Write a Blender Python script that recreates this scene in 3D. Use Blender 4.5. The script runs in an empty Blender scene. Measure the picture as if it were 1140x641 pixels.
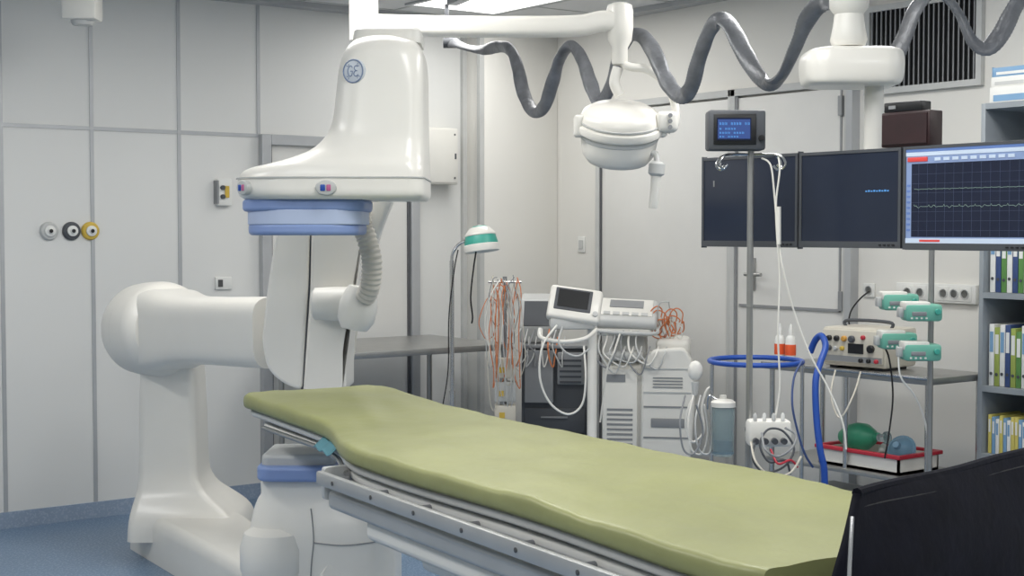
import bpy, bmesh, math, random
from mathutils import Vector, Matrix, noise
random.seed(7)
PI=math.pi
C=bpy.context.scene.collection
PSI=math.radians(36.6); F=1600.0; H=1.535; TH=math.atan(64.5/F)
I4=Matrix.Identity(4)
KM=Matrix.Rotation(-PSI,4,'Z')
XR=5.755; YB=7.45; CZ=2.84; XL=-2.4; YF=-2.4
def ray(px,py):
    u=(px-570)/F; v=(320.5-py)/F
    return u, math.cos(TH)+math.sin(TH)*v, -math.sin(TH)+math.cos(TH)*v
def k(px,py,f):
    u,a,b=ray(px,py); s=f/a
    return Vector((u*s,f,H+b*s))
def q(px,py,f): return KM@k(px,py,f)
def onX(px,py,X):
    d=KM@Vector(ray(px,py)); return Vector((0,0,H))+d*(X/d.x)
def onY(px,py,Y):
    d=KM@Vector(ray(px,py)); return Vector((0,0,H))+d*(Y/d.y)
def zat(py,f): return k(570,py,f).z
def org(px,f,z=0):
    v=k(px,300,f); return KM@Vector((v.x,f,z))
def FR(p,rz=-PSI): return Matrix.Translation(p)@Matrix.Rotation(rz,4,'Z')

# ---------------------------------------------------------------- materials
def lin(c):
    c=c/255.0
    return c/12.92 if c<=.04045 else ((c+.055)/1.055)**2.4
def mat(name,rgb,rough=.5,metal=0.0,var=.05,scale=6.0,bump=0.0,bscale=80.0,emit=0.0,trans=0.0,coat=0.0,spec=.5,speck=None):
    m=bpy.data.materials.new(name); m.use_nodes=True
    nt=m.node_tree; b=nt.nodes['Principled BSDF']
    col=tuple(lin(x) for x in rgb)
    tc=nt.nodes.new('ShaderNodeTexCoord')
    nz=nt.nodes.new('ShaderNodeTexNoise'); nz.inputs['Scale'].default_value=scale; nz.inputs['Detail'].default_value=4
    nt.links.new(tc.outputs['Object'],nz.inputs['Vector'])
    rp=nt.nodes.new('ShaderNodeValToRGB')
    rp.color_ramp.elements[0].position=.3; rp.color_ramp.elements[1].position=.7
    rp.color_ramp.elements[0].color=(*[x*(1-var) for x in col],1)
    rp.color_ramp.elements[1].color=(*[min(1,x*(1+var)) for x in col],1)
    nt.links.new(nz.outputs['Fac'],rp.inputs['Fac'])
    out=rp.outputs['Color']
    if speck:
        n2=nt.nodes.new('ShaderNodeTexNoise'); n2.inputs['Scale'].default_value=speck[1]; n2.inputs['Detail'].default_value=2
        nt.links.new(tc.outputs['Object'],n2.inputs['Vector'])
        r2=nt.nodes.new('ShaderNodeValToRGB'); r2.color_ramp.elements[0].position=.52; r2.color_ramp.elements[1].position=.62
        nt.links.new(n2.outputs['Fac'],r2.inputs['Fac'])
        mx=nt.nodes.new('ShaderNodeMix'); mx.data_type='RGBA'
        nt.links.new(r2.outputs['Color'],mx.inputs['Factor'])
        nt.links.new(out,mx.inputs['A']); mx.inputs['B'].default_value=(*[lin(x) for x in speck[0]],1)
        out=mx.outputs['Result']
    nt.links.new(out,b.inputs['Base Color'])
    b.inputs['Roughness'].default_value=rough; b.inputs['Metallic'].default_value=metal
    b.inputs['Specular IOR Level'].default_value=spec
    b.inputs['Coat Weight'].default_value=coat; b.inputs['Coat Roughness'].default_value=.15
    if trans: b.inputs['Transmission Weight'].default_value=trans; b.inputs['IOR'].default_value=1.3
    if emit:
        nt.links.new(out,b.inputs['Emission Color']); b.inputs['Emission Strength'].default_value=emit
    if bump:
        n3=nt.nodes.new('ShaderNodeTexNoise'); n3.inputs['Scale'].default_value=bscale; n3.inputs['Detail'].default_value=3
        nt.links.new(tc.outputs['Object'],n3.inputs['Vector'])
        bp=nt.nodes.new('ShaderNodeBump'); bp.inputs['Strength'].default_value=bump; bp.inputs['Distance'].default_value=.01
        nt.links.new(n3.outputs['Fac'],bp.inputs['Height']); nt.links.new(bp.outputs['Normal'],b.inputs['Normal'])
    return m
M={}
M['wall']=mat('wall_panel',(223,223,220),.5,var=.012,scale=1.5)
M['wallr']=mat('wall_paint',(225,223,217),.6,var=.012,scale=1.5)
M['ceil']=mat('ceiling_tile',(222,222,222),.7,var=.02)
M['floor']=mat('vinyl_floor',(104,128,155),.35,var=.06,scale=3,speck=((138,158,180),90))
M['base']=mat('skirting_vinyl',(144,160,180),.45,var=.03,speck=((158,172,190),90))
M['trim']=mat('aluminium_trim',(182,184,186),.4,.3)
M['frame']=mat('door_frame_metal',(154,156,158),.45,.4)
M['dark_frame']=mat('dark_joint',(95,97,100),.5,.2)
M['door']=mat('door_laminate',(218,217,213),.5,var=.015)
M['white']=mat('white_enamel',(234,231,223),.36,var=.012,coat=.2)
M['white2']=mat('white_plastic',(226,224,217),.42,var=.02)
M['cream']=mat('cream_plastic',(206,200,186),.45,var=.03)
M['grey']=mat('grey_plastic',(138,140,142),.5)
M['lgrey']=mat('light_grey_plastic',(192,193,191),.45)
M['dgrey']=mat('dark_grey_plastic',(74,77,82),.5)
M['black']=mat('black_plastic',(22,23,25),.4)
M['rubber']=mat('black_rubber',(26,26,28),.7)
M['bcloth']=mat('navy_black_cloth',(12,13,24),.8,var=.25,scale=14,bump=.2,bscale=40,spec=.2)
M['chrome']=mat('chrome',(200,200,200),.22,1.0,var=.02)
M['steel']=mat('brushed_steel',(166,166,164),.35,.8,var=.06,scale=12)
M['rail']=mat('rail_metal',(186,187,186),.42,.5,var=.05)
M['blue']=mat('blue_band_plastic',(134,156,204),.45)
M['blueb']=mat('pale_blue_band_plastic',(182,195,222),.45)
M['blue2']=mat('bright_blue_plastic',(34,78,165),.4)
M['pad']=mat('olive_vinyl',(146,148,97),.45,var=.1,scale=3.2,bump=.25,bscale=14,coat=.08)
M['hose']=mat('grey_fabric_hose',(116,118,122),.36,.2,var=.2,scale=18,bump=.25,bscale=60)
M['choose']=mat('cream_corrugated_hose',(210,205,194),.5)
M['screen']=mat('screen_dark',(38,44,58),.16,var=.15,scale=2,emit=.22)
M['screen2']=mat('screen_navy',(22,28,48),.2,emit=.4)
M['screen3']=mat('screen_plot',(28,33,50),.22,emit=.35)
M['sframe']=mat('screen_window_frame',(120,138,174),.4,emit=.4)
M['scyan']=mat('screen_cyan',(80,140,200),.4,emit=.45)
M['sblue']=mat('screen_blue_bar',(86,112,165),.4,emit=.45)
M['sgreen']=mat('screen_grey_green_trace',(128,152,140),.4,emit=.4)
M['sgrid']=mat('screen_grid',(66,76,104),.4,emit=.3)
M['swhite']=mat('screen_white_bar',(175,188,205),.4,emit=.45)
M['sred']=mat('screen_red',(190,62,58),.4,emit=.45)
M['brown']=mat('dark_cherry_wood',(44,22,24),.45,var=.2,scale=20)
M['teal']=mat('teal_plastic',(66,165,148),.4)
M['pump']=mat('pale_teal_plastic',(122,192,172),.3,trans=.15)
M['tealpad']=mat('teal_paper',(100,155,168),.7)
M['green']=mat('green_rubber',(60,150,115),.4)
M['clear']=mat('clear_plastic',(205,220,222),.12,trans=.75)
M['clearblue']=mat('pale_blue_plastic',(150,190,215),.2,trans=.4)
M['red']=mat('red_plastic',(186,44,60),.4)
M['orange']=mat('orange_cable',(214,128,78),.5)
M['orange2']=mat('orange_cap',(226,92,50),.4)
M['yellow']=mat('yellow_plastic',(208,176,70),.45)
M['logo']=mat('emblem_pale',(205,211,218),.4)
M['logoline']=mat('emblem_line',(118,134,162),.4)
M['pink']=mat('pink_button',(190,100,145),.4)
M['screw']=mat('screw_dark',(100,100,100),.4,.6)
M['diff']=mat('lamp_diffuser',(255,253,248),.5,var=0,emit=2.6)
M['navy']=mat('navy_binder',(58,78,124),.5); M['bgreen']=mat('green_binder',(92,138,74),.5)
M['lime']=mat('lime_binder',(152,166,84),.5); M['bwhite']=mat('white_binder',(226,226,222),.5)
M['sky']=mat('sky_blue_card',(120,158,192),.5); M['byel']=mat('yellow_book',(206,192,104),.5)
M['shelf']=mat('grey_shelf_metal',(146,152,157),.5,.1)
M['amber']=mat('amber_label',(206,150,60),.5)

# ---------------------------------------------------------------- mesh builder
def cr(pts,n=6,closed=False):
    pts=[Vector(p) for p in pts]; out=[]; N=len(pts)
    rng=N if closed else N-1
    for i in range(rng):
        if closed: a,b,c,d=pts[(i-1)%N],pts[i],pts[(i+1)%N],pts[(i+2)%N]
        else: a,b,c,d=pts[max(i-1,0)],pts[i],pts[i+1],pts[min(i+2,N-1)]
        for j in range(n):
            t=j/n
            out.append(.5*((2*b)+(c-a)*t+(2*a-5*b+4*c-d)*t*t+(3*b-a-3*c+d)*t**3))
    if not closed: out.append(pts[-1].copy())
    return out
def rp(pts,r=4,n=5):
    out=[]; N=len(pts)
    for i,p in enumerate(pts):
        rr=p[2] if len(p)>2 else r
        P=Vector(p[:2]); A=Vector(pts[i-1][:2]); B=Vector(pts[(i+1)%N][:2])
        da=(A-P); db=(B-P); ra=min(rr,da.length*.48); rb=min(rr,db.length*.48)
        a=P+da.normalized()*ra; b=P+db.normalized()*rb
        for j in range(n+1):
            t=j/n; o=a*(1-t)**2+P*2*t*(1-t)+b*t*t; out.append((o.x,o.y))
    return out
def arcrect(x0,x1,y0,y1,rl,rr,n=7):
    rl=min(rl,(x1-x0)*.49,(y1-y0)*.49); rr=min(rr,(x1-x0)*.49,(y1-y0)*.49); out=[]
    for cx,cy,r,a0 in ((x0+rl,y0+rl,rl,PI),(x1-rr,y0+rr,rr,1.5*PI),(x1-rr,y1-rr,rr,0),(x0+rl,y1-rl,rl,.5*PI)):
        for j in range(n+1):
            a=a0+j/n*PI/2; out.append((cx+r*math.cos(a),cy+r*math.sin(a)))
    return out
class MB:
    def __init__(s,M_=None): s.bm=bmesh.new(); s.M=M_.copy() if M_ else I4.copy()
    def box(s,c,d,rz=0,R=None,bev=0,seg=2):
        Mx=s.M@Matrix.Translation(Vector(c))@(R if R else Matrix.Rotation(rz,4,'Z'))@Matrix.Diagonal((d[0],d[1],d[2],1))
        r=bmesh.ops.create_cube(s.bm,size=1)
        for v in r['verts']: v.co=Mx@v.co
        if bev:
            es=list({e for v in r['verts'] for e in v.link_edges})
            bmesh.ops.bevel(s.bm,geom=es,offset=min(bev,min(d)*.49),segments=seg,profile=.5,affect='EDGES')
        return s
    def b2(s,a,b,bev=0):
        a=Vector(a); b=Vector(b)
        return s.box((a+b)/2,[abs(x) for x in (b-a)],bev=bev)
    def cyl(s,p0,p1,r0,r1=None,seg=20):
        r1=r0 if r1 is None else r1
        p0=Vector(p0); p1=Vector(p1); d=p1-p0
        R=d.to_track_quat('Z','Y').to_matrix().to_4x4()
        r=bmesh.ops.create_cone(s.bm,cap_ends=True,segments=seg,radius1=r0,radius2=r1,depth=d.length)
        Mx=s.M@Matrix.Translation((p0+p1)/2)@R
        for v in r['verts']: v.co=Mx@v.co
        return s
    def sweep(s,pts,sec,closed=False,rad=None,up=None,twist=None):
        pts=[Vector(p) for p in pts]; n=len(pts); rings=[]; nrm=None
        for i in range(n):
            if closed: t=pts[(i+1)%n]-pts[i-1]
            else: t=pts[min(i+1,n-1)]-pts[max(i-1,0)]
            if t.length<1e-9: t=Vector((0,0,1))
            t.normalize()
            if up is not None:
                side=t.cross(Vector(up)).normalized(); nn=side.cross(t)
            else:
                if nrm is None:
                    a=Vector((0,0,1)) if abs(t.z)<.9 else Vector((1,0,0)); nrm=t.cross(a).normalized()
                nrm=(nrm-t*nrm.dot(t)).normalized(); side=nrm; nn=t.cross(side)
            if twist:
                c_,s_=math.cos(twist[i]),math.sin(twist[i]); side,nn=side*c_+nn*s_,nn*c_-side*s_
            k_=rad[i] if rad else 1
            rings.append([s.bm.verts.new(s.M@(pts[i]+side*(x*k_)+nn*(y*k_))) for x,y in sec])
        s.skin(rings,closed)
        return s
    def skin(s,rings,closed=False,caps=True):
        n=len(rings); m=len(rings[0]); rr=n if closed else n-1
        for i in range(rr):
            a=rings[i]; b=rings[(i+1)%n]
            for j in range(m):
                try: s.bm.faces.new((a[j],a[(j+1)%m],b[(j+1)%m],b[j]))
                except ValueError: pass
        if not closed and caps: s.bm.faces.new(rings[0]); s.bm.faces.new(rings[-1])
    def tube(s,pts,r,seg=8,closed=False,n=6,rad=None):
        if n: pts=cr(pts,n,closed)
        sec=[(r*math.cos(2*PI*j/seg),r*math.sin(2*PI*j/seg)) for j in range(seg)]
        return s.sweep(pts,sec,closed,rad)
    def hose(s,pts,r,pitch=.012,amp=.12,seg=10,flat=1.0,tw=0,wr=0):
        p=cr(pts,14); L=[0]
        for i in range(1,len(p)): L.append(L[-1]+(p[i]-p[i-1]).length)
        N=max(8,int(L[-1]/pitch*2)); out=[]; j=0
        for i in range(N+1):
            d=L[-1]*i/N
            while j<len(L)-2 and L[j+1]<d: j+=1
            t=(d-L[j])/max(1e-9,L[j+1]-L[j]); out.append(p[j].lerp(p[j+1],min(1,max(0,t))))
        rad=[1+(amp if i%2 else -amp)+wr*noise.noise(Vector((L[-1]*i/N*14,r*50,0))) for i in range(N+1)]
        sec=[(r*math.cos(2*PI*j/seg),r*flat*math.sin(2*PI*j/seg)) for j in range(seg)]
        twist=[tw*math.sin(L[-1]*i/N*5.5)+tw*.6*math.sin(L[-1]*i/N*2.3+1) for i in range(N+1)] if tw else None
        return s.sweep(out,sec,False,rad,twist=twist,up=(0,1,.05) if tw else None)
    def lathe(s,c,axis,prof,seg=32):
        c=Vector(c); R=Vector(axis).to_track_quat('Z','Y').to_matrix().to_4x4()
        Mx=s.M@Matrix.Translation(c)@R; rings=[]
        for r,h in prof:
            if r<1e-6: rings.append([s.bm.verts.new(Mx@Vector((0,0,h)))])
            else: rings.append([s.bm.verts.new(Mx@Vector((r*math.cos(2*PI*j/seg),r*math.sin(2*PI*j/seg),h))) for j in range(seg)])
        for a,b in zip(rings,rings[1:]):
            if len(a)==1 and len(b)==1: continue
            for j in range(seg):
                jj=(j+1)%seg
                if len(a)==1: s.bm.faces.new((a[0],b[jj],b[j]))
                elif len(b)==1: s.bm.faces.new((a[j],a[jj],b[0]))
                else: s.bm.faces.new((a[j],a[jj],b[jj],b[j]))
        for e in (rings[0],rings[-1]):
            if len(e)>1: s.bm.faces.new(e)
        return s
    def prism(s,pts,vec):
        a=[s.bm.verts.new(s.M@Vector(p)) for p in pts]; b=[s.bm.verts.new(s.M@(Vector(p)+Vector(vec))) for p in pts]
        s.bm.faces.new(a); s.bm.faces.new(b[::-1]); n=len(a)
        for i in range(n): s.bm.faces.new((a[i],b[i],b[(i+1)%n],a[(i+1)%n]))
        return s
    def pslab(s,pxs,f,th,r=4,n=5):
        return s.prism([k(x,y,f) for x,y in rp(pxs,r,n)],(0,th,0))
    def loft(s,levels,fc,sub=4,n=7):      # horizontal rounded sections stacked in height: (py,x0,x1,depth,rl,rr)
        lv=cr([Vector((l[0],l[1],l[2])) for l in levels],sub); l2=cr([Vector((l[3],l[4],l[5])) for l in levels],sub); rings=[]
        for a,b in zip(lv,l2):
            ff=fc-b.x/2; z=k(570,a.x,ff).z; x0=k(a.y,300,ff).x; x1=k(a.z,300,ff).x
            rings.append([s.bm.verts.new(s.M@Vector((x,y,z))) for x,y in arcrect(x0,x1,ff,fc+b.x/2,b.y,b.z,n)])
        s.skin(rings); return s
    def ell(s,c,r,R=None,seg=20):
        q_=bmesh.ops.create_uvsphere(s.bm,u_segments=seg,v_segments=max(6,seg//2),radius=1)
        Mx=s.M@Matrix.Translation(Vector(c))@(R or I4)@Matrix.Diagonal((r[0],r[1],r[2],1))
        for v in q_['verts']: v.co=Mx@v.co
        return s
    def grid(s,fn,nu,nv):
        vs=[[s.bm.verts.new(s.M@Vector(fn(i/nu,j/nv))) for j in range(nv+1)] for i in range(nu+1)]
        for i in range(nu):
            for j in range(nv): s.bm.faces.new((vs[i][j],vs[i+1][j],vs[i+1][j+1],vs[i][j+1]))
        return s
    def build(s,name,m,parent=None,bev=0,bseg=4,sm=35,solid=0,sub=0,kind=None,origin=None):
        bm=s.bm; bmesh.ops.recalc_face_normals(bm,faces=bm.faces[:])
        me=bpy.data.meshes.new(name)
        if parent is not None: Wm=WM[parent.name]
        elif origin is not None: Wm=Matrix.Translation(origin)
        else:
            xs=[v.co for v in bm.verts]
            Wm=Matrix.Translation(((min(v.x for v in xs)+max(v.x for v in xs))/2,(min(v.y for v in xs)+max(v.y for v in xs))/2,min(v.z for v in xs)))
        bmesh.ops.transform(bm,matrix=Wm.inverted(),verts=bm.verts[:])
        bm.to_mesh(me); bm.free()
        for p in me.polygons: p.use_smooth=True
        me.set_sharp_from_angle(angle=math.radians(sm))
        me.materials.append(m if not isinstance(m,str) else M[m])
        o=bpy.data.objects.new(name,me); C.objects.link(o)
        if parent is not None: o.parent=parent
        else: o.matrix_world=Wm
        WM[o.name]=Wm
        if solid:
            md=o.modifiers.new('solid','SOLIDIFY'); md.thickness=solid; md.offset=0
        if bev:
            md=o.modifiers.new('bevel','BEVEL'); md.width=bev; md.segments=bseg; md.limit_method='ANGLE'; md.angle_limit=math.radians(40); md.use_clamp_overlap=False; md.harden_normals=False
        if sub:
            md=o.modifiers.new('sub','SUBSURF'); md.levels=sub; md.render_levels=sub
        if kind: o['kind']=kind
        return o
WM={}
def thing(name,label,cat,loc,rz=0,group=None):
    o=bpy.data.objects.new(name,None); C.objects.link(o); o.empty_display_size=.1
    o.location=loc; o.rotation_euler=(0,0,rz); WM[o.name]=FR(Vector(loc),rz)
    o['label']=label; o['category']=cat
    if group: o['group']=group
    return o
def tag(o,label,cat,group=None):
    o['label']=label; o['category']=cat
    if group: o['group']=group
    return o
def dup(root,loc,label,group=None,rz=None):
    def cp(o,par):
        c=o.copy(); C.objects.link(c); c.parent=par
        for ch in list(o.children): cp(ch,c)
        return c
    kids=list(root.children)
    r=root.copy(); C.objects.link(r); r.location=loc; r['label']=label
    if rz is not None: r.rotation_euler=(0,0,rz)
    if group: r['group']=group
    for ch in kids: cp(ch,r)
    return r
def S(mb,name,m,**kw): return mb.build(name,m,kind='structure',**kw)

# ---------------------------------------------------------------- room
S(MB().b2((XL,YF,-.1),(XR,YB,0)),'floor','floor')
S(MB().b2((XL,YF,CZ),(XR,YB,CZ+.1)),'ceiling','ceil')
S(MB().b2((XL-.1,YB,0),(XR+.1,YB+.1,CZ)),'wall_back','wall')
S(MB().b2((XR,YF,0),(XR+.1,YB,CZ)),'wall_right','wallr')
S(MB().b2((XL-.1,YF,0),(XL,YB,CZ)),'wall_left','wall')
S(MB().b2((XL-.1,YF-.1,0),(XR+.1,YF,CZ)),'wall_front','wall')
XC=onY(517,250,YB).x; YC=onX(537,250,XC).y
S(MB().b2((XC,YC,0),(XR,YB,CZ),bev=.01),'wall_corner','wallr')
S(MB().b2((XL,YB-.012,0),(onY(288,250,YB).x,YB,.085)),'baseboard_back','base')
S(MB().b2((XR-.012,YF,0),(XR,YC,.085)),'baseboard_right','base')
zs=onY(103,143,YB).z; nt=1
for px in (2,103,200):
    x=onY(px,250,YB).x
    S(MB().b2((x-.010,YB-.006,.085),(x+.010,YB,CZ)),'trim_%d'%nt,'trim'); nt+=1
x288=onY(288,250,YB).x
S(MB().b2((XL,YB-.005,zs-.010),(x288,YB,zs+.010)),'trim_%d'%nt,'trim'); nt+=1
S(MB().b2((x288-.008,YB-.006,zs),(x288+.012,YB,CZ)),'trim_%d'%nt,'trim'); nt+=1
S(MB().b2((XC-.03,YB-.03,0),(XC,YB,CZ)).b2((XC-.02,YC-.004,0),(XC+.012,YC+.03,CZ)),'trim_%d'%nt,'lgrey'); nt+=1
cj=MB()
for i in range(14): cj.b2((XL+i*.6+.35,YF,CZ-.004),(XL+i*.6+.365,YB,CZ))
for i in range(17): cj.b2((XL,YF+i*.6+.1,CZ-.004),(XR,YF+i*.6+.115,CZ))
S(cj,'trim_%d'%nt,'lgrey'); nt+=1
S(MB().b2((XL,YB-.1,CZ-.03),(XC,YB,CZ)).b2((XR-.1,YF,CZ-.03),(XR,YC,CZ)),'trim_%d'%nt,'trim'); nt+=1
xa=onY(288,250,YB).x; xb=onY(463,250,YB).x; zt=onY(300,150,YB).z
d=S(MB().b2((xa+.06,YB-.02,.01),(xb-.06,YB,zt-.06)),'door_1','door')
MB().b2((xa,YB-.05,0),(xa+.06,YB,zt)).b2((xb-.06,YB-.05,0),(xb,YB,zt)).b2((xa+.06,YB-.05,zt-.06),(xb-.06,YB,zt)).build('door_frame','trim',d,bev=.004,bseg=2)
MB().b2((xb-.078,YB-.03,0),(xb-.062,YB-.018,zt-.06)).b2((xa+.062,YB-.03,0),(xa+.072,YB-.018,zt-.06)).build('edge_seal','dark_frame',d)
ya=onX(668,250,XR).y; ym=onX(818,200,XR).y; yb=onX(948,200,XR).y; zt2=onX(820,100,XR).z
for i,(y0,y1) in enumerate(((ya,ym),(ym,yb))):
    d=S(MB().b2((XR-.025,y1+.03,.02),(XR,y0-.03,zt2-.05),bev=.004),'door_%d'%(i+2),'door')
    fr=MB()
    fr.b2((XR-.04,y0-.035,0),(XR,y0,zt2)).b2((XR-.04,y1,0),(XR,y1+.02,zt2)).b2((XR-.04,y1,zt2-.04),(XR,y0,zt2))
    fr.build('door_frame','lgrey',d,bev=.003,bseg=2)
    MB().b2((XR-.033,y0-.05,0),(XR-.02,y0-.035,zt2-.04)).build('edge_seal','dark_frame' if i==0 else 'grey',d)
    if i==1:
        zk=onX(900,345,XR).z
        MB().b2((XR-.034,y1+.04,zk),(XR-.024,y0-.07,zk+.015)).b2((XR-.034,y1+.04,zk),(XR-.024,y1+.05,zt2-.06)).build('panel_strip','frame',d)
        p=onX(842,305,XR); 
        h=MB().b2((XR-.035,p.y-.02,p.z-.09),(XR-.024,p.y+.02,p.z+.09),bev=.003); h.cyl((XR-.03,p.y,p.z),(XR-.08,p.y,p.z),.01).cyl((XR-.08,p.y+.01,p.z),(XR-.08,p.y-.11,p.z),.01)
        h.build('handle','steel',d)
        for py in (118,335):
            p2=onX(942,py,XR); MB().b2((XR-.05,p2.y-.012,p2.z-.05),(XR-.03,p2.y+.012,p2.z+.05)).build('hinge','frame',d)
pr=MB(); pr.b2((XR-.06,yb-.05,0),(XR,yb-.01,CZ-.03)); S(pr,'trim_%d'%nt,'trim'); nt+=1

# ---------------------------------------------------------------- ceiling lights
def ceil_light(x,y,label,first=None,en=None):
    if first is None:
        t=thing('ceiling_light',label,'ceiling light',(x,y,CZ),0,'ceiling light panels')
        f=MB(FR(Vector((x,y,CZ)),0))
        f.b2((-.32,-.62,-.012),(-.29,.62,0)).b2((.29,-.62,-.012),(.32,.62,0)).b2((-.29,-.62,-.012),(.29,-.59,0)).b2((-.29,.59,-.012),(.29,.62,0)); f.build('frame','trim',t)
        MB(FR(Vector((x,y,CZ)),0)).b2((-.29,-.59,-.008),(.29,.59,-.001)).build('diffuser','diff',t)
    else: t=dup(first,(x,y,CZ),label,'ceiling light panels')
    l=bpy.data.lights.new('panel_light','AREA'); l.shape='RECTANGLE'; l.size=.58; l.size_y=1.18; l.energy=en or LE; l.color=(1,.99,.97)
    lo=bpy.data.objects.new('panel_light',l); C.objects.link(lo); lo.location=(x,y,CZ-.03)
    return t
LE=24.5
c0=ceil_light(4.80,6.45,'bright ceiling light panel nearest the pillar in the far corner',en=12)
for x,y,lb in ((2.9,5.2,'ceiling light panel above the C-arm machine'),(.5,5.2,'ceiling light panel near the left end of the panelled wall'),
               (4.4,3.6,'ceiling light panel above the steel trolley side of the room'),(2.4,2.7,'ceiling light panel above the green examination table'),(.2,2.7,'ceiling light panel left of the camera'),
               (2.6,.2,'ceiling light panel on the near right side'),(-.6,.2,'ceiling light panel behind the camera'),(4.9,.6,'ceiling light panel by the near right wall')):
    ceil_light(x,y,lb,c0)

# ---------------------------------------------------------------- C-arm
g=thing('c_arm_machine','large white C-arm X-ray machine with blue bands standing at the head of the green table','x-ray machine',org(200,6.5,0),-PSI)
d_=Vector((.525,-.85,0)); n_=Vector((.85,.525,0)); e0=Vector((-1.86,6.90,0))
def gp(a,b,z=0): v=e0+d_*a+n_*b; return Vector((v.x,v.y,z))
pl=rp([(0,0,.05),(1.95,.02,.15),(1.95,.30,.15),(1.1,.33,.1),(.5,.42,.10),(0,.44,.06)],.1,6)
fb=MB(KM); rings=[]
for z,ins in ((0,0),(.15,0),(.18,.006),(.197,.018),(.205,.035)):
    rg=[]
    for i,p in enumerate(pl):
        t=Vector(pl[(i+1)%len(pl)])-Vector(pl[i-1]); nn=Vector((-t.y,t.x)).normalized(); pp=Vector(p)+nn*ins
        rg.append(fb.bm.verts.new(KM@gp(pp.x,pp.y,z)))
    rings.append(rg)
fb.skin(rings); fb.build('floor_base','white',g,sm=50)
MB(KM).loft([(398,153,213,.30,.04,.04),(470,151,215,.32,.04,.04),(522,150,216,.33,.04,.04),(538,149,219,.35,.04,.04),(550,147,226,.38,.04,.04),(562,143,238,.44,.04,.04),(576,139,252,.50,.04,.04),(588,137,259,.52,.04,.04),(604,136,262,.52,.04,.04)],6.84,2).build('column','white',g,sm=28)
b0=k(170,366,6.80); b1=k(312,370,5.92); bd=(b1-b0).normalized()
MB(KM).lathe(b0-bd*.15,bd,[(0,-.012),(.10,-.010),(.15,-.004),(.185,.010),(.206,.032),(.216,.06),(.219,.10),(.219,.15),(.223,.154),(.223,.26),(.219,.285),(.208,.31),(.19,.33),(.18,.34)],48).build('pivot_drum','white',g,sm=40)
MB(KM).lathe(b0-bd*.15,bd,[(.214,.146),(.2205,.148),(.2205,.154),(.214,.156)],48).build('drum_seam','grey',g)
sq=[(math.copysign(abs(math.cos(a))**.5,math.cos(a)),math.copysign(abs(math.sin(a))**.5,math.sin(a))) for a in [2*PI*i/44 for i in range(44)]]
bp=[b0+bd*.02+(b1-b0-bd*.02)*t for t in (0,.1,.2,.26,.32,.4,.55,.75,1)]
MB(KM).sweep(bp,[(x*.13,y*.148) for x,y in sq],up=(0,0,1),rad=[1.32,1.3,1.24,1.14,1.06,1.02,1.0,1,1]).build('pivot_arm','white',g,sm=50)
MB(KM).b2(k(157,428,6.72),k(212,392,7.0),bev=.03).build('shoulder_neck','white',g)
MB(KM).pslab([(308,250,4),(345,250,4),(343,320),(339,380),(336,434,6),(318,429,12),(297,412,14),(291,380),(297,325),(302,290)],5.60,.36,r=12).build('arc_carrier','white',g,bev=.012)
MB(KM).pslab([(344,250,1),(347.5,250,1),(345.5,320),(341.5,380),(338.5,434,1),(335,434,1),(338,380),(342,320)],5.612,.3,r=2).build('carrier_gap_strip','dgrey',g)
MB(KM).pslab([(346.5,250,3),(408,250,4),(401,300),(391,345),(385,390),(385,436,4),(337,436,3),(341,380),(345,320)],5.60,.30,r=6).build('arc_section','white',g,bev=.012)
arc=cr([k(445,110,5.3),k(432,180,5.6),k(410,240,5.85),k(388,310,5.98),k(374,370,5.98),k(366,430,5.90),k(360,500,5.70),k(352,560,5.45),k(347,610,5.25)],6)
MB(KM).sweep(arc,[(x*.075,y*.06) for x,y in rp([(-1,-1),(1,-1),(1,1),(-1,1)],.3,3)],up=(0,1,.1)).build('c_arc','white',g)
m_=MB(KM); m_.lathe(k(348,338,5.55),(1,-.05,0),[(0,0),(.05,.0),(.062,.01),(.066,.1),(.066,.17),(.058,.19),(.055,.22),(.045,.24),(0,.245)],24); m_.build('drive_motor','white2',g)
m_=MB(KM); m_.lathe(k(398,345,5.5),(.2,0,1),[(0,-.08),(.05,-.075),(.072,-.04),(.075,.02),(.06,.07),(.05,.09),(0,.09)],24); m_.build('motor_cap','white2',g)
MB(KM).hose([k(406,332,5.45),k(412,318,5.42),k(414,292,5.4),k(409,268,5.4),k(402,245,5.4),k(404,215,5.35)],.038,.018,.06,18).build('cable_sleeve','choose',g)
# top housing, lofted
HL=[(39,404,446,.20,.08,.08),(41,394,456,.28,.1,.09),(45,387,464,.34,.11,.09),(55,380,469,.38,.11,.08),(75,374,471,.40,.11,.07),(100,371,471,.41,.11,.06),(125,368,471,.42,.11,.06),(142,363,471,.43,.12,.06),
    (154,354,471,.44,.13,.06),(165,339,471,.46,.15,.06),(174,314,471,.48,.17,.06),(180,289,471,.50,.2,.06),(184,271,471,.51,.2,.06),(189,260,471,.515,.2,.05),(196,255,471,.52,.2,.05),(206,253,471,.52,.2,.05),(213,254,471,.52,.2,.05),(218,257,470,.51,.2,.05),(221.5,264,467,.48,.19,.05)]
hf_=5.10
MB(KM).loft(HL,hf_,3,8).build('detector_housing','white',g,sm=60)
MB(KM).loft([(28,404,462,.2,.04,.04),(32,394,468,.26,.05,.05),(46,392,468,.28,.05,.05)],hf_+.06,2).build('housing_cap','white2',g)
xs0=k(253,300,hf_-.26).x; xs1=k(471,300,hf_-.26).x
ring=[Vector((x,y,zat(197,hf_-.26))) for x,y in arcrect(xs0-.001,xs1+.002,hf_-.262,hf_+.262,.2,.05,8)]
MB(KM).sweep(ring,[(.002,.002),(-.002,.002),(-.002,-.002),(.002,-.002)],closed=True,up=(0,0,1)).build('housing_seam','lgrey',g)
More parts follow.
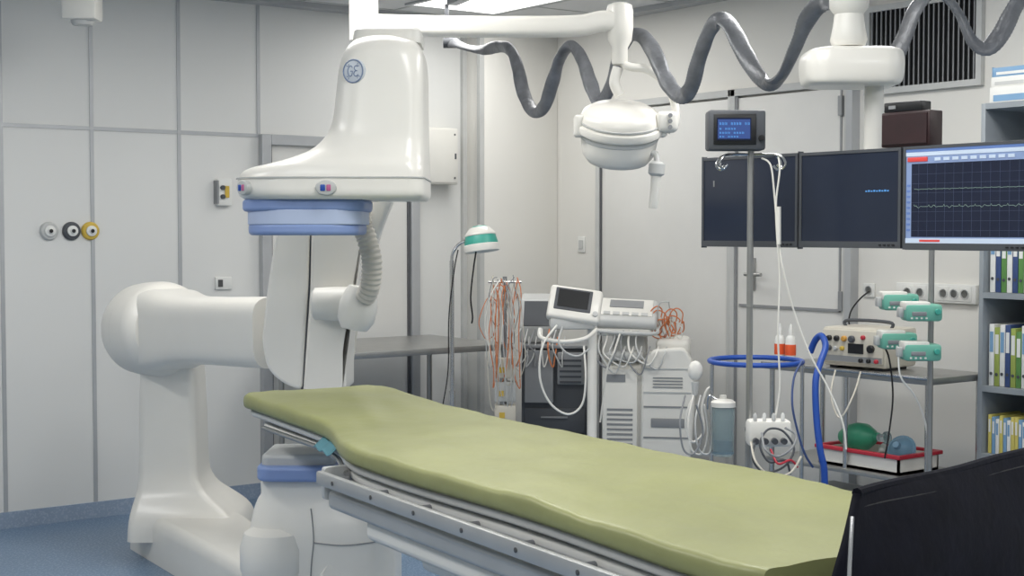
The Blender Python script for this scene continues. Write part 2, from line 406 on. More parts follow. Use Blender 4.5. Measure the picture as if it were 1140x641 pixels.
def drum(x0,x1,y0,y1,m,name,fc=5.1,bev=.01,rl=.16,rr=.1):
    a=k(x0,y0,fc-.22); b=k(x1,y1,fc-.22)
    MB(KM).prism([(x,y,b.z) for x,y in arcrect(a.x,b.x,fc-.22,fc+.22,rl,rr,8)],(0,0,a.z-b.z)).build(name,m,g,bev=bev,bseg=4)
drum(261,404,221,235,'blue','upper_blue_band',bev=.013)
drum(267,400,233,250,'blueb','detector_body',bev=.004)
drum(268,397,248,262,'blue','lower_blue_band',bev=.014)
for px,phi,rc in ((363,0,0),(272,.83,.2)):
    ff=hf_-.26+rc*(1-math.cos(phi)); o=k(px,209,ff); n2=Vector((-math.sin(phi),-math.cos(phi),0)); sd=Vector((math.cos(phi),-math.sin(phi),0)); o=o+n2*.002
    ov=MB(KM); rings=[]
    for sc_,h_ in ((1,-.012),(1,.003),(.9,.008),(.7,.010)):
        rings.append([ov.bm.verts.new(KM@(o+sd*(.036*sc_*math.cos(a))+Vector((0,0,.026*sc_*math.sin(a)))+n2*h_)) for a in [2*PI*j/28 for j in range(28)]])
    ov.skin(rings); kn=ov.build('control_badge','lgrey',g)
    MB(KM).box(o+n2*.010+sd*-.010,(.017,.006,.022),rz=-phi,bev=.003).build('blue_key','blue2',kn)
    MB(KM).box(o+n2*.010+sd*.010,(.015,.006,.022),rz=-phi,bev=.003).build('pink_key','pink',kn)
# emblem on the rounded front corner
phi=.45; fr_=hf_-.2; xl=k(373.5,79,fr_).x
cx=xl+.11; cy=fr_+.11; n2=Vector((-math.sin(phi),-math.cos(phi),0)); lo=Vector((cx,cy,zat(79,fr_)))+n2*.113; sd=Vector((math.cos(phi),-math.sin(phi),0)); up_=Vector((0,0,1))
def onE(x,z,h=.004): return lo+sd*x+up_*z+n2*h
em=MB(KM).lathe(lo,n2,[(0,-.02),(.042,-.02),(.042,.002),(.038,.004),(0,.004)],32).build('emblem','logo',g)
ew=MB(KM); ew.tube([onE(.0385*math.cos(a),.0385*math.sin(a)) for a in [2*PI*i/24 for i in range(24)]],.0026,6,closed=True,n=1)
for q4 in range(4):
    a=PI/4+q4*PI/2
    ew.tube([onE(.031*math.cos(a)+.005*math.cos(b),.031*math.sin(a)+.005*math.sin(b)) for b in [a+PI+(-2+i*.5) for i in range(8)]],.0012,5,n=2)
ew.tube([onE(x,z) for x,z in ((-.003,.012),(-.006,.017),(-.012,.018),(-.018,.012),(-.021,.001),(-.018,-.012),(-.011,-.017),(-.005,-.013),(-.003,-.005),(-.003,.000),(-.010,.000))],.0019,6,n=4)
ew.tube([onE(x,z) for x,z in ((.020,.015),(.012,.018),(.006,.014),(.006,.007),(.011,.002),(.016,.001))],.0019,6,n=4)
ew.tube([onE(x,z) for x,z in ((.014,.001),(.007,-.001),(.003,-.009),(.007,-.016),(.014,-.017),(.021,-.012))],.0019,6,n=4)
ew.build('emblem_lettering','logoline',em)
# x-ray tube under the table
tf=4.88
def rslab(x0,x1,y0,y1,m,name,fc,dep,rad=.05,bev=.01):
    a=k(x0,y0,fc-dep); b=k(x1,y1,fc-dep)
    MB(KM).prism([(x,y,b.z) for x,y in arcrect(a.x,b.x,fc-dep,fc+dep,rad,rad,6)],(0,0,a.z-b.z)).build(name,m,g,bev=bev,bseg=4)
rslab(290,372,506,524,'lgrey','collimator_plate',tf+.05,.13,.03,.014)
rslab(283,384,520,537,'blue','tube_blue_band',tf+.05,.17,.06,.012)
MB(KM).loft([(534,290,378,.32,.06,.06),(539,285,383,.33,.07,.07),(552,285,384,.33,.07,.07),(560,280,392,.34,.09,.09),(572,275,412,.36,.10,.09),(586,272,428,.38,.10,.09),(602,270,436,.39,.10,.09),(630,270,438,.39,.10,.09),(680,271,438,.39,.10,.09),(730,276,436,.36,.1,.09),(740,286,430,.3,.1,.08)],tf+.08,4).build('tube_housing','white',g,sm=60)
MB(KM).lathe(k(306,725,tf-.05),(0,0,1),[(0,0),(.10,.0),(.11,.02),(.113,.22),(.108,.27),(.114,.285),(.115,.36),(.10,.41),(.07,.43),(0,.435)],32).build('tube_end_cap','white',g)
MB(KM).lathe(k(392,650,tf-.08),(.3,-1,.1),[(0,-.1),(.11,-.1),(.12,-.06),(.12,.0),(.11,.02),(.06,.028),(0,.03)],32).build('tube_side_cover','white2',g)
MB(KM).tube([k(346,566,tf-.100),k(349,600,tf-.117),k(346,640,tf-.118),k(349,700,tf-.118)],.002,6).build('housing_joint','grey',g)
MB(KM).tube([k(349,604,tf-.118),k(380,607,tf-.118),k(412,604,tf-.118),k(430,600,tf-.1)],.002,6).build('housing_joint','grey',g)

# ---------------------------------------------------------------- examination table
al=math.atan2(.853,-.522)
TM=KM@Matrix.Translation((.77,3.17,0))@Matrix.Rotation(al,4,'Z')
def ss(a,b,x): t=max(0,min(1,(x-a)/(b-a))); return t*t*(3-2*t)
def wd(s): return .685-.155*ss(1.15,1.75,s)
def wave(s): return .018*ss(1.7,2.35,s)-.014*math.exp(-((s-1.55)/.2)**2)+.004*math.sin(s*5)
SE=-.44
tb=thing('examination_table','long patient table with an olive green pad on grey metal rails','examination table',TM@Vector((.6,.34,0)),al-PSI)
def strip(name,m,s0,s1,z0,z1,y0,y1,r,n=90,wv=1,**kw):
    mb=MB(TM); rings=[]
    for i in range(n+1):
        s=s0+(s1-s0)*i/n
        e=min(i/n,1-i/n)*(s1-s0); sh=(r*.9)*(1-math.sqrt(max(0,1-(1-min(1,e/r))**2)))
        Y0=y0+sh; Y1=wd(s)+y1-sh; zo=wave(s)*wv; h=(z1-z0)/2; zc=(z0+z1)/2+zo; rr=min(r,h*.95)
        top=[(Y1-rr-(Y1-Y0-2*rr)*j/19,zc+h) for j in range(1,19)]
        pr_=rp([(Y0,zc-h),(Y1,zc-h),(Y1,zc+h),(Y0,zc+h)],rr,4)
        pts=pr_[:15]+top+pr_[15:]
        rings.append([mb.bm.verts.new(TM@Vector((s,y,z+((.002*math.sin(s*9+y*7)+.005*noise.noise(Vector((s*5,y*6,1)))+.004*noise.noise(Vector((s*2,y*13+s*4,5)))+.0025*noise.noise(Vector((s*14+y*9,y*5,9)))) if wv==1 and z>zc and m=='pad' else 0)))) for y,z in pts])
    mb.skin(rings)
    return mb.build(name,m,tb,**kw)
strip('mattress_pad','pad',SE,2.41,.905,.957,0,0,.022)
strip('table_board','lgrey',SE,2.38,.88,.902,.02,-.02,.008)
strip('lower_board','white2',SE,2.30,.845,.872,.05,-.035,.01,wv=.6)
ub=MB(TM); ub.tube([(s,wd(s)-.02,.862+wave(s)*.6) for s in (2.25,2.0,1.8,1.6,1.42,1.3)],.008,8); ub.build('edge_trim','steel',tb)
MB(TM).b2((SE,.70,.836),(1.33,.722,.874),bev=.006).build('accessory_rail','rail',tb)
MB(TM).b2((SE,-.045,.838),(1.33,-.03,.872),bev=.004).build('accessory_rail','rail',tb)
for i in range(8):
    s=1.25-i*.235; MB(TM).cyl((s,.66,.855),(s,.702,.855),.010).build('rail_spacer','grey',tb)
    MB(TM).lathe((s-.03,.722,.855),(0,1,0),[(.006,0),(.006,.002),(.004,.003),(0,.003)],12).build('rail_screw','screw',tb)
MB(TM).prism([(1.33,y,z) for y,z in rp([(.60,.79),(.695,.79),(.695,.88),(.60,.88)],.01,3)],(.02,0,0)).build('rail_end_plate','lgrey',tb)
MB(TM).b2((SE,.06,.80),(1.30,.66,.845)).build('table_frame','grey',tb,bev=.006)
MB(TM).b2((SE,.66,.77),(1.31,.695,.822)).build('side_channel','rail',tb,bev=.012)
MB(TM).b2((SE,.10,.715),(1.12,.675,.775)).build('slide_housing','white2',tb,bev=.02)
MB(TM).b2((SE,.16,.66),(.95,.60,.72)).build('lower_carriage','white',tb,bev=.02)
pd=MB(TM); rings=[]
for z,w_,l_ in ((.045,.24,.54),(.06,.25,.55),(.1,.22,.54),(.3,.19,.50),(.55,.19,.50),(.62,.22,.54),(.66,.24,.55)):
    rings.append([pd.bm.verts.new(TM@Vector((.12+x,.37+y,z))) for x,y in arcrect(-l_,l_,-w_,w_,.14,.14,7)])
pd.skin(rings); pd.build('pedestal','white',tb,sm=50)
MB(TM).b2((-.44,.08,0),(.75,.64,.045)).build('pedestal_foot','lgrey',tb,bev=.015)
MB(TM).grid(lambda u,v:(1.76-.2*u,.505+.035*v+.035*u,.900-.03*v+.004*math.sin(u*14)),14,6).build('teal_sheet_edge','tealpad',tb,solid=.003)

# black end shield: upright padded panel across the table foot
LEp=[(954,549,2.30),(945,585,2.27),(932,641,2.23),(914,720,2.2),(905,800,2.2)]
TOPc=[(954,549,2.30),(1045,527,2.50),(1140,503,2.75),(1215,484,2.97)]
Lc=cr([k(*p) for p in LEp],8); Tc=cr([k(*p) for p in TOPc],8)
def smp(c,t):
    x=t*(len(c)-1); a=int(min(x,len(c)-2)); return c[a].lerp(c[a+1],x-a)
def cov(u,v):
    T=smp(Tc,u); L=smp(Lc,v)-Lc[0]
    P=T+Vector((L.x*(1-u)**3,L.y*(1-u),L.z))
    w=math.sin(min(1,u*1.1)*PI)
    P.y+= .016*noise.noise(Vector((u*4,v*2.5,0)))-.02*w*math.sin(v*PI)+.006*math.sin(u*16+v*2)*v
    return P
bc=thing('black_end_shield','upright black padded cloth panel across the near right end of the green table','shield',KM@Vector((.85,2.55,0)),-PSI)
MB(KM).grid(cov,48,28).build('cloth','bcloth',bc,solid=.014)
MB(KM).tube([cov(u/20,0) for u in range(21)],.009,8,n=1).build('top_hem','bcloth',bc)
MB(KM).tube([k(949,575,2.23),k(947,610,2.215),k(945,660,2.2),k(944,760,2.19)],.0035,8,n=2).build('edge_pole','chrome',bc)
MB(KM).tube([cov(u/20,.14)+Vector((0,-.008,0)) for u in range(1,21)],.002,6,n=1).build('stitched_seam','rubber',bc)
for xx in (1000,1150):
    f0=2.45 if xx==1000 else 2.85
    MB(KM).b2((k(xx,300,f0).x,f0-.02,0),(k(xx,300,f0).x+.04,f0+.02,.85)).build('support_post','dgrey',bc)

# ---------------------------------------------------------------- surgical lamp on arm
fl=6.0
sl=thing('surgical_lamp','white surgical lamp with round head hanging on a long horizontal ceiling arm','surgical lamp',org(405,fl,CZ),-PSI)
c_=k(405,25,fl); 
m_=MB(KM); m_.cyl((c_.x,fl,CZ),(c_.x,fl,CZ-.05),.11); m_.cyl((c_.x,fl,CZ),(c_.x,fl,c_.z+.09),.038); m_.build('ceiling_mount','white2',sl)
m_=MB(KM); m_.lathe((c_.x,fl,c_.z-.085),(0,0,1),[(0,0),(.05,.0),(.06,.01),(.06,.17),(.055,.2),(.035,.21),(0,.21)],28); m_.build('arm_hub','white',sl)
e_=k(690,30,fl)
sec=[(x*.042,y*.05) for x,y in rp([(-1,-1),(1,-1),(1,1),(-1,1)],.55,4)]
MB(KM).sweep(cr([c_+Vector((.02,0,-.01)),k(470,29,fl),k(560,30,fl),k(640,29,fl),k(668,24,fl),e_+Vector((-.01,0,.02))],5),sec,up=(0,1,0)).build('boom_arm','white',sl)
m_=MB(KM); m_.lathe((e_.x,fl,k(0,72,fl).z),(0,0,1),[(0,0),(.03,.0),(.034,.01),(.034,.07),(.05,.1),(.056,.15),(.056,.22),(.05,.245),(.03,.255),(0,.256)],28); m_.build('elbow','white',sl)
MB(KM).tube([k(690,68,fl),k(700,74,fl-.02),k(722,78,fl-.03),(k(740,92,fl-.03)),k(750,112,fl-.03),k(752,135,fl-.03),k(742,146,fl-.03)],.017,12).build('yoke_tube','white',sl)
MB(KM).tube([k(688,75,fl),k(684,92,fl),k(690,106,fl)],.022,12).build('head_stem','white2',sl)
m_=MB(KM); m_.box(k(742,136,fl-.05),(.09,.1,.085),bev=.02,seg=3); jb=m_.build('joint_box','white2',sl)
for dz in (-.02,.005,.028): MB(KM).lathe(k(742,136,fl-.102)+Vector((.015,0,dz)),(0,-1,0),[(.009,0),(.009,.006),(0,.006)],12).build('adjust_button','grey',jb)
ax=Vector((.03,-.42,1)).normalized(); hc=k(690,141,fl)
lh=MB(KM).lathe(hc,ax,[(0,.088),(.07,.086),(.13,.078),(.155,.063),(.166,.042),(.17,.02),(.182,.014),(.186,.0),(.182,-.014),(.162,-.022),(.158,-.08),(.150,-.118),(.13,-.145),(.1,-.156),(0,-.158)],52).build('lamp_head','white',sl)
MB(KM).lathe(hc,ax,[(.170,.021),(.174,.024),(.174,.030),(.168,.032)],52).build('head_ring','lgrey',lh)
MB(KM).lathe(hc,ax,[(.160,-.025),(.165,-.03),(.165,-.043),(.159,-.048)],52).build('lower_ring','lgrey',lh)
for sx in (-1,1): MB(KM).box(hc+Vector((sx*.172,-.02,.0)),(.04,.09,.09),bev=.012,seg=3).build('side_bracket','white2',lh)
m_=MB(KM); m_.lathe(k(727,232,fl-.08),(.10,0,1),[(0,0),(.017,.0),(.02,.01),(.018,.09),(.022,.12),(.018,.15),(.015,.16)],16); m_.build('sterile_handle','white2',sl)
MB(KM).tube([k(732,185,fl-.07),k(730,172,fl-.05),k(718,168,fl-.04)],.013,10).build('handle_arm','lgrey',sl)
m_=MB(KM); m_.lathe(k(731,188,fl-.08),(.1,0,1),[(.022,-.03),(.034,-.02),(.034,.02),(.022,.03)],16); m_.build('handle_collar','lgrey',sl)

# hoses
def hf(px):
    t=max(0,min(1,(px-503)/(940-503))); return 1/((1-t)/8.3+t/4.7)
hp=[(503,47),(520,53),(538,55),(556,52),(568,56),(576,74),(583,104),(594,124),(606,118),(615,92),(624,64),(636,52),(648,66),(657,92),(666,112),(678,100),(688,66),(700,42),(714,40),(728,58),(742,90),(757,107),(769,98),(778,66),(790,34),(802,22),(814,30),(828,58),(844,84),(858,93),(872,82),(886,52),(900,20),(914,4),(928,4),(936,10)]
tag(MB(KM).hose([k(x,y,hf(x)) for x,y in hp],.032,.012,.03,16,flat=.42,tw=.6,wr=.12).build('grey_hose','hose'),'flattened grey fabric hose looping in waves from the pillar to the monitor boom','hose')
hp=[(990,54),(997,60),(1008,38),(1018,12),(1034,-6),(1052,-4),(1068,16),(1082,45),(1098,54),(1114,38),(1130,8),(1146,-15),(1170,-25)]
tag(MB(KM).hose([k(x,y,4.6) for x,y in hp],.028,.012,.03,16,flat=.42,tw=.6,wr=.12).build('grey_hose','hose'),'flattened grey fabric hose looping at the top right, beyond the monitor boom','hose')
hs=MB(KM)
p=k(503,47,8.3); hs.lathe(p+Vector((-.05,.03,0)),(1,0,0),[(0,0),(.03,0),(.03,.07),(.022,.09),(0,.09)],16)
hs.cyl(p+Vector((-.03,.03,0)),(p.x-.03,p.y+.03,CZ),.012)
tag(hs.build('hose_bracket','dgrey'),'dark hose clamp bracket hanging where the wavy grey hose starts','bracket')
hr=MB(KM)
a=k(503,47,8.0); b=k(934,10,4.75)
hr.sweep([Vector((a.x,8.0,CZ-.045)),Vector((b.x,4.75,CZ-.045))],[(-.03,-.02),(.03,-.02),(.03,.045),(-.03,.045)],up=(0,0,1))
tag(hr.build('ceiling_track','trim'),'straight metal ceiling track above the wavy grey hose','track')

# ---------------------------------------------------------------- monitor boom and monitors
Xm=3.42
bf=4.55
bo=thing('monitor_boom','white ceiling boom with oval joint housing that carries the three monitors','boom',org(945,bf,CZ),-PSI)
c_=k(945,20,bf)
m_=MB(KM); m_.cyl((c_.x,bf,CZ),(c_.x,bf,zat(45,bf)),.045); m_.cyl((c_.x,bf,CZ),(c_.x,bf,CZ-.06),.12); m_.build('ceiling_column','white2',bo)
m_=MB(KM); m_.lathe((c_.x,bf,zat(52,bf)),(0,0,1),[(0,0),(.05,0),(.058,.02),(.05,.06),(.045,.1),(.06,.12),(.062,.17),(.05,.19),(0,.19)],24); m_.build('swivel_joint','white2',bo)
MB(KM).loft([(51,912,998,.18,.05,.05),(53,904,1006,.21,.06,.06),(58,900,1010,.22,.07,.07),(68,899,1011,.23,.07,.07),(82,900,1010,.23,.07,.07),(90,903,1006,.22,.06,.06),(93,908,1000,.20,.05,.05)],bf+.02,3).build('joint_housing','white',bo,sm=50)
m_=MB(KM); p=k(975,95,bf); pz=zat(215,bf); m_.cyl((p.x,bf+.02,p.z),(p.x,bf+.02,pz),.03); m_.build('drop_tube','white2',bo)
def monitor(p0,p1,yt,yb_,label):
    ymid=(yt+yb_)/2; a=onX(p0,ymid,Xm); b=onX(p1,ymid,Xm); pm=(p0+p1)/2
    z1=onX(pm,yt,Xm).z; z0=onX(pm,yb_,Xm).z; w=a.y-b.y; h=z1-z0
    o=Vector((Xm,(a.y+b.y)/2,z0)); t=thing('monitor',label,'monitor',o,-PI/2,'monitors hanging in a row')
    Fm=FR(o,-PI/2)
    MB(Fm).b2((-w/2,0,0),(w/2,.018,h),bev=.004).b2((-w/2+.03,.018,.03),(w/2-.03,.05,h-.03),bev=.008).build('casing','dgrey',t)
    bz=MB(Fm); mg=.010; mb_=.020
    bz.b2((-w/2+.001,-.005,0.001),(w/2-.001,0.002,mb_)).b2((-w/2+.001,-.005,h-mg),(w/2-.001,.002,h-.001)).b2((-w/2+.001,-.005,mb_),(-w/2+mg,.002,h-mg)).b2((w/2-mg,-.005,mb_),(w/2-.001,.002,h-mg))
    bz.build('bezel','dgrey',t)
    sc=MB(Fm).b2((-w/2+mg,-.002,mb_),(w/2-mg,.003,h-mg)).build('screen','screen',t)
    MB(Fm).b2((-.08,.05,h*.3),(.08,.088,h*.7),bev=.005).build('rear_mount','black',t)
    for i in range(4): MB(Fm).b2((w/2-.03-i*.016,-.008,.008),(w/2-.022-i*.016,-.004,.012)).build('button','black',t)
    return t,Fm,w,h,sc
m1,F1,w1,h1,s1=monitor(782,889,173,275,'dark monitor at the left of the hanging row, behind the drip pole')
MB(F1).b2((-.16,-.004,.2),(-.155,-.0015,.22)).build('faint_readout','grey',s1)
m2,F2,w2,h2,s2=monitor(890.5,1004,167,276,'dark monitor in the middle of the hanging row with tiny cyan writing')
tx=MB(F2)
for i in range(9): tx.b2((.065+i*.010,-.0035,.168),(.071+i*.010,-.0015,.172+.0015*(i%2)))
tx.build('cyan_readout','scyan',s2)
m3,F3,w3,h3,s3=monitor(1006,1150,159,279,'lit monitor at the right of the hanging row showing green traces')
s3.data.materials[0]=M['sframe']
W=w3/2-.010; B0=.020; T0=h3-.010
MB(F3).b2((-W+.02,-.0032,B0+.018),(W-.006,-.0014,T0-.042)).build('plot_area','screen3',s3)
MB(F3).b2((-W,-.0035,T0-.008),(W,-.0015,T0)).build('title_bar','sblue',s3)
MB(F3).b2((-W,-.0035,T0-.020),(W,-.0015,T0-.009)).build('menu_bar','swhite',s3)
MB(F3).b2((-W+.006,-.0050,T0-.036),(-W+.075,-.0015,T0-.023),bev=.001).build('red_alarm_box','sred',s3)
tl=MB(F3)
for i in range(9): tl.b2((-W+.1+i*.03,-.0042,T0-.035),(-W+.12+i*.03,-.0015,T0-.026))
tl.build('toolbar_icons','swhite',s3)
sx_=MB(F3)
for i in range(9): sx_.b2((-W+.004,-.0035,B0+.035+i*.016),(-W+.015,-.0015,B0+.041+i*.016))
sx_.build('side_scale','sblue',s3)
MB(F3).b2((-W,-.0035,B0),(W,-.0015,B0+.014)).build('task_bar','swhite',s3)
MB(F3).b2((-W+.05,-.0045,B0+.004),(-W+.12,-.003,B0+.010)).build('task_highlight','sred',s3)
gl=MB(F3)
for i in range(7): gl.b2((-W+.022,-.0036,B0+.036+i*.027),(W-.008,-.003,B0+.0366+i*.027))
for i in range(12): gl.b2((-W+.045+i*.030,-.0036,B0+.020),(-W+.0456+i*.030,-.003,T0-.044))
gl.build('grid_lines','sgrid',s3)
for j,(zz,am) in enumerate(((.125,.004),(.175,.001))):
    pts=[Vector((-W+.03+i*(2*W-.04)/120,-.004,B0+zz-.02+am*math.sin(i*.9)*max(0,math.sin(i*.35))+ (am*1.4 if i%17==0 else 0))) for i in range(121)]
    MB(F3).tube(pts,.0006,4,n=0).build('trace','sgreen',s3)
ra=onX(800,225,Xm+.1); rc=onX(1140,225,Xm+.1)
MB().b2((Xm+.092,rc.y,ra.z-.03),(Xm+.118,ra.y,ra.z+.03)).build('cross_bar','dgrey',bo)
bk=MB(); p=KM@Vector((k(975,95,bf).x,bf+.02,0)); bk.b2((Xm+.1,p.y-.04,ra.z-.05),(p.x+.03,p.y+.04,ra.z+.08)); bk.build('bracket','white2',bo)
pa=onX(986,140,Xm+.02); pb=onX(1040,140,Xm+.02); sp=Vector((Xm+.03,(pa.y+pb.y)/2,F3.translation.z+h3))
hh=(onX(1019,123,Xm).z-sp.z)
t=thing('speaker_box','dark cherry wood speaker box sitting on top of the right hand monitors','speaker',sp,-PI/2)
ww=(pa.y-pb.y)
MB(FR(sp,-PI/2)).b2((-ww/2,-.03,0),(ww/2,.03,hh),bev=.004).build('cabinet','brown',t)
MB(FR(sp,-PI/2)).b2((-ww/2+.008,-.034,.008),(ww/2-.008,-.028,hh-.008)).build('front_cloth','brown',t)
r_=Vector((sp.x,sp.y+.01,sp.z+hh))
t=thing('small_receiver','small black receiver box lying on top of the wooden speaker box','receiver',r_,-PI/2)
MB(FR(r_,-PI/2)).b2((-ww/2+.01,-.02,0),(ww/2-.03,.03,.03),bev=.004).build('casing','black',t)
MB(FR(r_,-PI/2)).b2((-ww/2+.03,-.023,.01),(-ww/2+.055,-.019,.02)).build('display','grey',t)

# ---------------------------------------------------------------- drip pole with small display (in front of monitors)
pf=4.4; po=org(835,pf,0)
t=thing('drip_stand','chrome drip stand in front of the left monitor','drip stand',po,-PSI)
Fp=FR(po)
MB(Fp).cyl((0,0,.08),(0,0,zat(168,pf)),.010).cyl((0,0,.08),(0,0,.9),.012).build('pole','steel',t)
MB(Fp).cyl((0,0,.06),(0,0,.12),.035).build('hub','dgrey',t)
for i in range(5):
    a=i*2*PI/5+.3; v=Vector((math.cos(a),math.sin(a),0))
    lg=MB(Fp).sweep([v*.02+Vector((0,0,.09)),v*.3+Vector((0,0,.065))],[(-.012,-.01),(.012,-.01),(.012,.01),(-.012,.01)],up=(0,0,1)).build('leg','steel',t)
    MB(Fp).cyl(v*.3+Vector((-.01,0,.028)),v*.3+Vector((.01,0,.028)),.028).cyl(v*.3+Vector((0,0,.028)),v*.3+Vector((0,0,.07)),.007).build('caster','rubber',lg)
zh=zat(172,pf)
for sx in (-1,1):
    for sy in (-1,1):
        MB(Fp).tube([(0,0,zh),(sx*.05,sy*.01,zh+.0),(sx*.085,sy*.03,zh-.005),(sx*.1,sy*.035,zh-.03),(sx*.088,sy*.03,zh-.045),(sx*.075,sy*.03,zh-.032)],.004,8).build('hook','chrome',t)
c_=k(819,146,pf-.02); c0_=KM@Vector((c_.x,pf-.02,zat(168,pf)))
t=thing('vital_signs_display','small grey boxed display with blue numbers on top of the drip stand','display',c0_,-PSI)
Fd=FR(c0_); hw=63*pf/F/2; hh=44*pf/F
MB(Fd).b2((-hw,-.03,0),(hw,.05,hh),bev=.008).build('casing','dgrey',t)
MB(Fd).b2((-hw*.82,-.034,hh*.14),(hw*.66,-.028,hh*.9),bev=.002).build('bezel','black',t)
sc=MB(Fd).b2((-hw*.72,-.036,hh*.24),(hw*.48,-.032,hh*.80)).build('screen','screen2',t)
MB(Fd).b2((-hw*.68,-.0368,hh*.28),(hw*.44,-.0355,hh*.76)).build('lit_field','sblue',sc).data.materials[0]=mat('lcd_field',(44,66,120),.4,emit=.4)
nm=MB(Fd)
for r_i,(zz_,n_,h_) in enumerate(((.62,11,.008),(.50,6,.006),(.40,9,.006),(.31,7,.005))):
    for j in range(n_):
        if (j*3+r_i)%5==4: continue
        x=-hw*.62+j*.0085; z=hh*zz_
        nm.b2((x,-.0378,z),(x+.0016,-.0365,z+h_)).b2((x+.0032,-.0378,z),(x+.0048,-.0365,z+h_*.9))
nm.build('readout','scyan',sc)
MB(Fd).lathe((hw*.84,-.03,hh*.3),(0,-1,0),[(.009,0),(.009,.01),(0,.011)],16).build('knob','black',t)
bz0=zat(500,pf)
b_=KM@Vector((k(850,480,pf).x,pf-.06,bz0))
t=thing('junction_box','white connector box with plugged in leads clamped low on the drip stand','connector box',b_,-PSI)
Fb=FR(b_); MB(Fb).b2((-.06,-.03,.02),(.07,.04,.10),bev=.012).build('body','white2',t)
for i in range(4):
    MB(Fb).cyl((-.04+i*.028,-.03,.04),(-.04+i*.028,-.052,.04),.009).build('socket','dgrey',t)
    MB(Fb).lathe((-.04+i*.028,-.02,.098),(0,0,1),[(.006,0),(.006,.018),(.003,.024),(0,.024)],10).build('lead_plug','bwhite' if i%2 else 'lgrey',t)
MB(Fb).cyl((-.04,.04,.06),(-.04,.075,.06),.015).build('pole_clamp','dgrey',t)
def cord(name,pts,r,m,label,cat,group=None): return tag(MB(KM).tube([k(*p) for p in pts],r,8).build(name,m),label,cat,group)
cord('white_cable',[(848,176,4.38),(858,184,4.36),(862,215,4.36),(866,260,4.36),(872,300,4.34),(885,350,4.34),(902,395,4.33),(921,430,4.32),(938,470,4.3),(942,500,4.3)],.003,'white2','thin white cable drooping from the drip stand hook down to the right','cable')
cord('white_cable',[(866,172,4.38),(868,190,4.36),(864,225,4.36),(865,262,4.35),(868,310,4.35),(866,370,4.34),(868,430,4.34),(862,470,4.33)],.003,'white2','thin white cable hanging straight down beside the drip stand pole','cable')
ch=MB(KM); ch.cyl(k(867,230,4.35),k(867,272,4.35),.007); tag(ch.build('cable_grip','white2'),'white plastic grip on the cable hanging in front of the left monitor','cable grip')
cord('lead_coil',[(842,488,4.3),(838,510,4.26),(850,525,4.25),(872,520,4.25),(884,500,4.27),(872,480,4.28),(855,478,4.28),(846,495,4.26),(856,514,4.25),(874,512,4.26),(880,528,4.27)],.0035,'dgrey','dark grey coiled lead hanging under the white connector box','cable')
cord('lead_coil',[(836,492,4.3),(842,515,4.24),(860,530,4.24),(880,526,4.24),(892,508,4.26)],.0035,'cream','cream lead looping under the white connector box','cable')
cord('lead_coil',[(858,500,4.27),(866,516,4.24),(880,512,4.25),(888,520,4.26)],.0035,'red','short red lead under the white connector box','cable')
cord('lead_coil',[(848,482,4.27),(852,500,4.2),(866,508,4.2),(882,498,4.2),(886,484,4.22),(874,476,4.24)],.0035,'grey','mid grey lead curling in front of the white connector box','cable')

# ---------------------------------------------------------------- second infusion pole + pumps
pf2=6.0; po=org(1037,pf2,0); 
t=thing('drip_stand','grey drip stand carrying four teal infusion pumps','drip stand',po,-PSI); Fp=FR(po)
MB(Fp).cyl((0,0,.06),(0,0,zat(225,pf2)),.012).build('pole','steel',t)
for i in range(5):
    a=i*2*PI/5+PI/5; v=Vector((math.cos(a),math.sin(a),0))
    MB(Fp).sweep([Vector((0,0,.09)),v*.22+Vector((0,0,.06))],[(-.012,-.01),(.012,-.01),(.012,.01),(-.012,.01)],up=(0,0,1)).cyl(v*.22+Vector((-.01,0,.028)),v*.22+Vector((.01,0,.028)),.028).build('leg','steel',t)
pump0=None
for i,(px,py,lb) in enumerate(((1025,357,'teal fronted infusion pump, upper right of the four on the drip stand'),(1000,345,'teal fronted infusion pump, upper left of the four on the drip stand'),
        (1024,401,'teal fronted infusion pump, lower right of the four on the drip stand'),(998,388,'teal fronted infusion pump, lower left of the four on the drip stand'))):
    f_=pf2-.07 if i%2==0 else pf2+.13
    pz=KM@Vector((k(px,py,f_).x,f_,zat(py,f_)))
    if pump0 is None:
        pump0=thing('infusion_pump',lb,'infusion pump',pz,-PSI,'infusion pumps on the drip stand'); Fq=FR(pz)
        MB(Fq).b2((-.075,-.05,0),(.078,.05,.070),bev=.014).build('body','pump',pump0)
        MB(Fq).b2((-.078,-.042,.044),(.03,.042,.080),bev=.008).build('front_panel','white2',pump0)
        MB(Fq).b2((-.05,-.053,.022),(.01,-.045,.040),bev=.002).build('display','grey',pump0)
        for j in range(4): MB(Fq).b2((-.055+j*.02,-.053,.010),(-.047+j*.02,-.048,.017)).build('key','white',pump0)
        MB(Fq).lathe((.055,-.05,.040),(0,-1,0),[(.012,0),(.012,.008),(.010,.010),(0,.010)],16).build('knob','teal',pump0)
        MB(Fq).b2((-.095,-.02,.015),(-.073,.02,.055),bev=.004).build('syringe_driver','lgrey',pump0)
    else: dup(pump0,pz,lb)

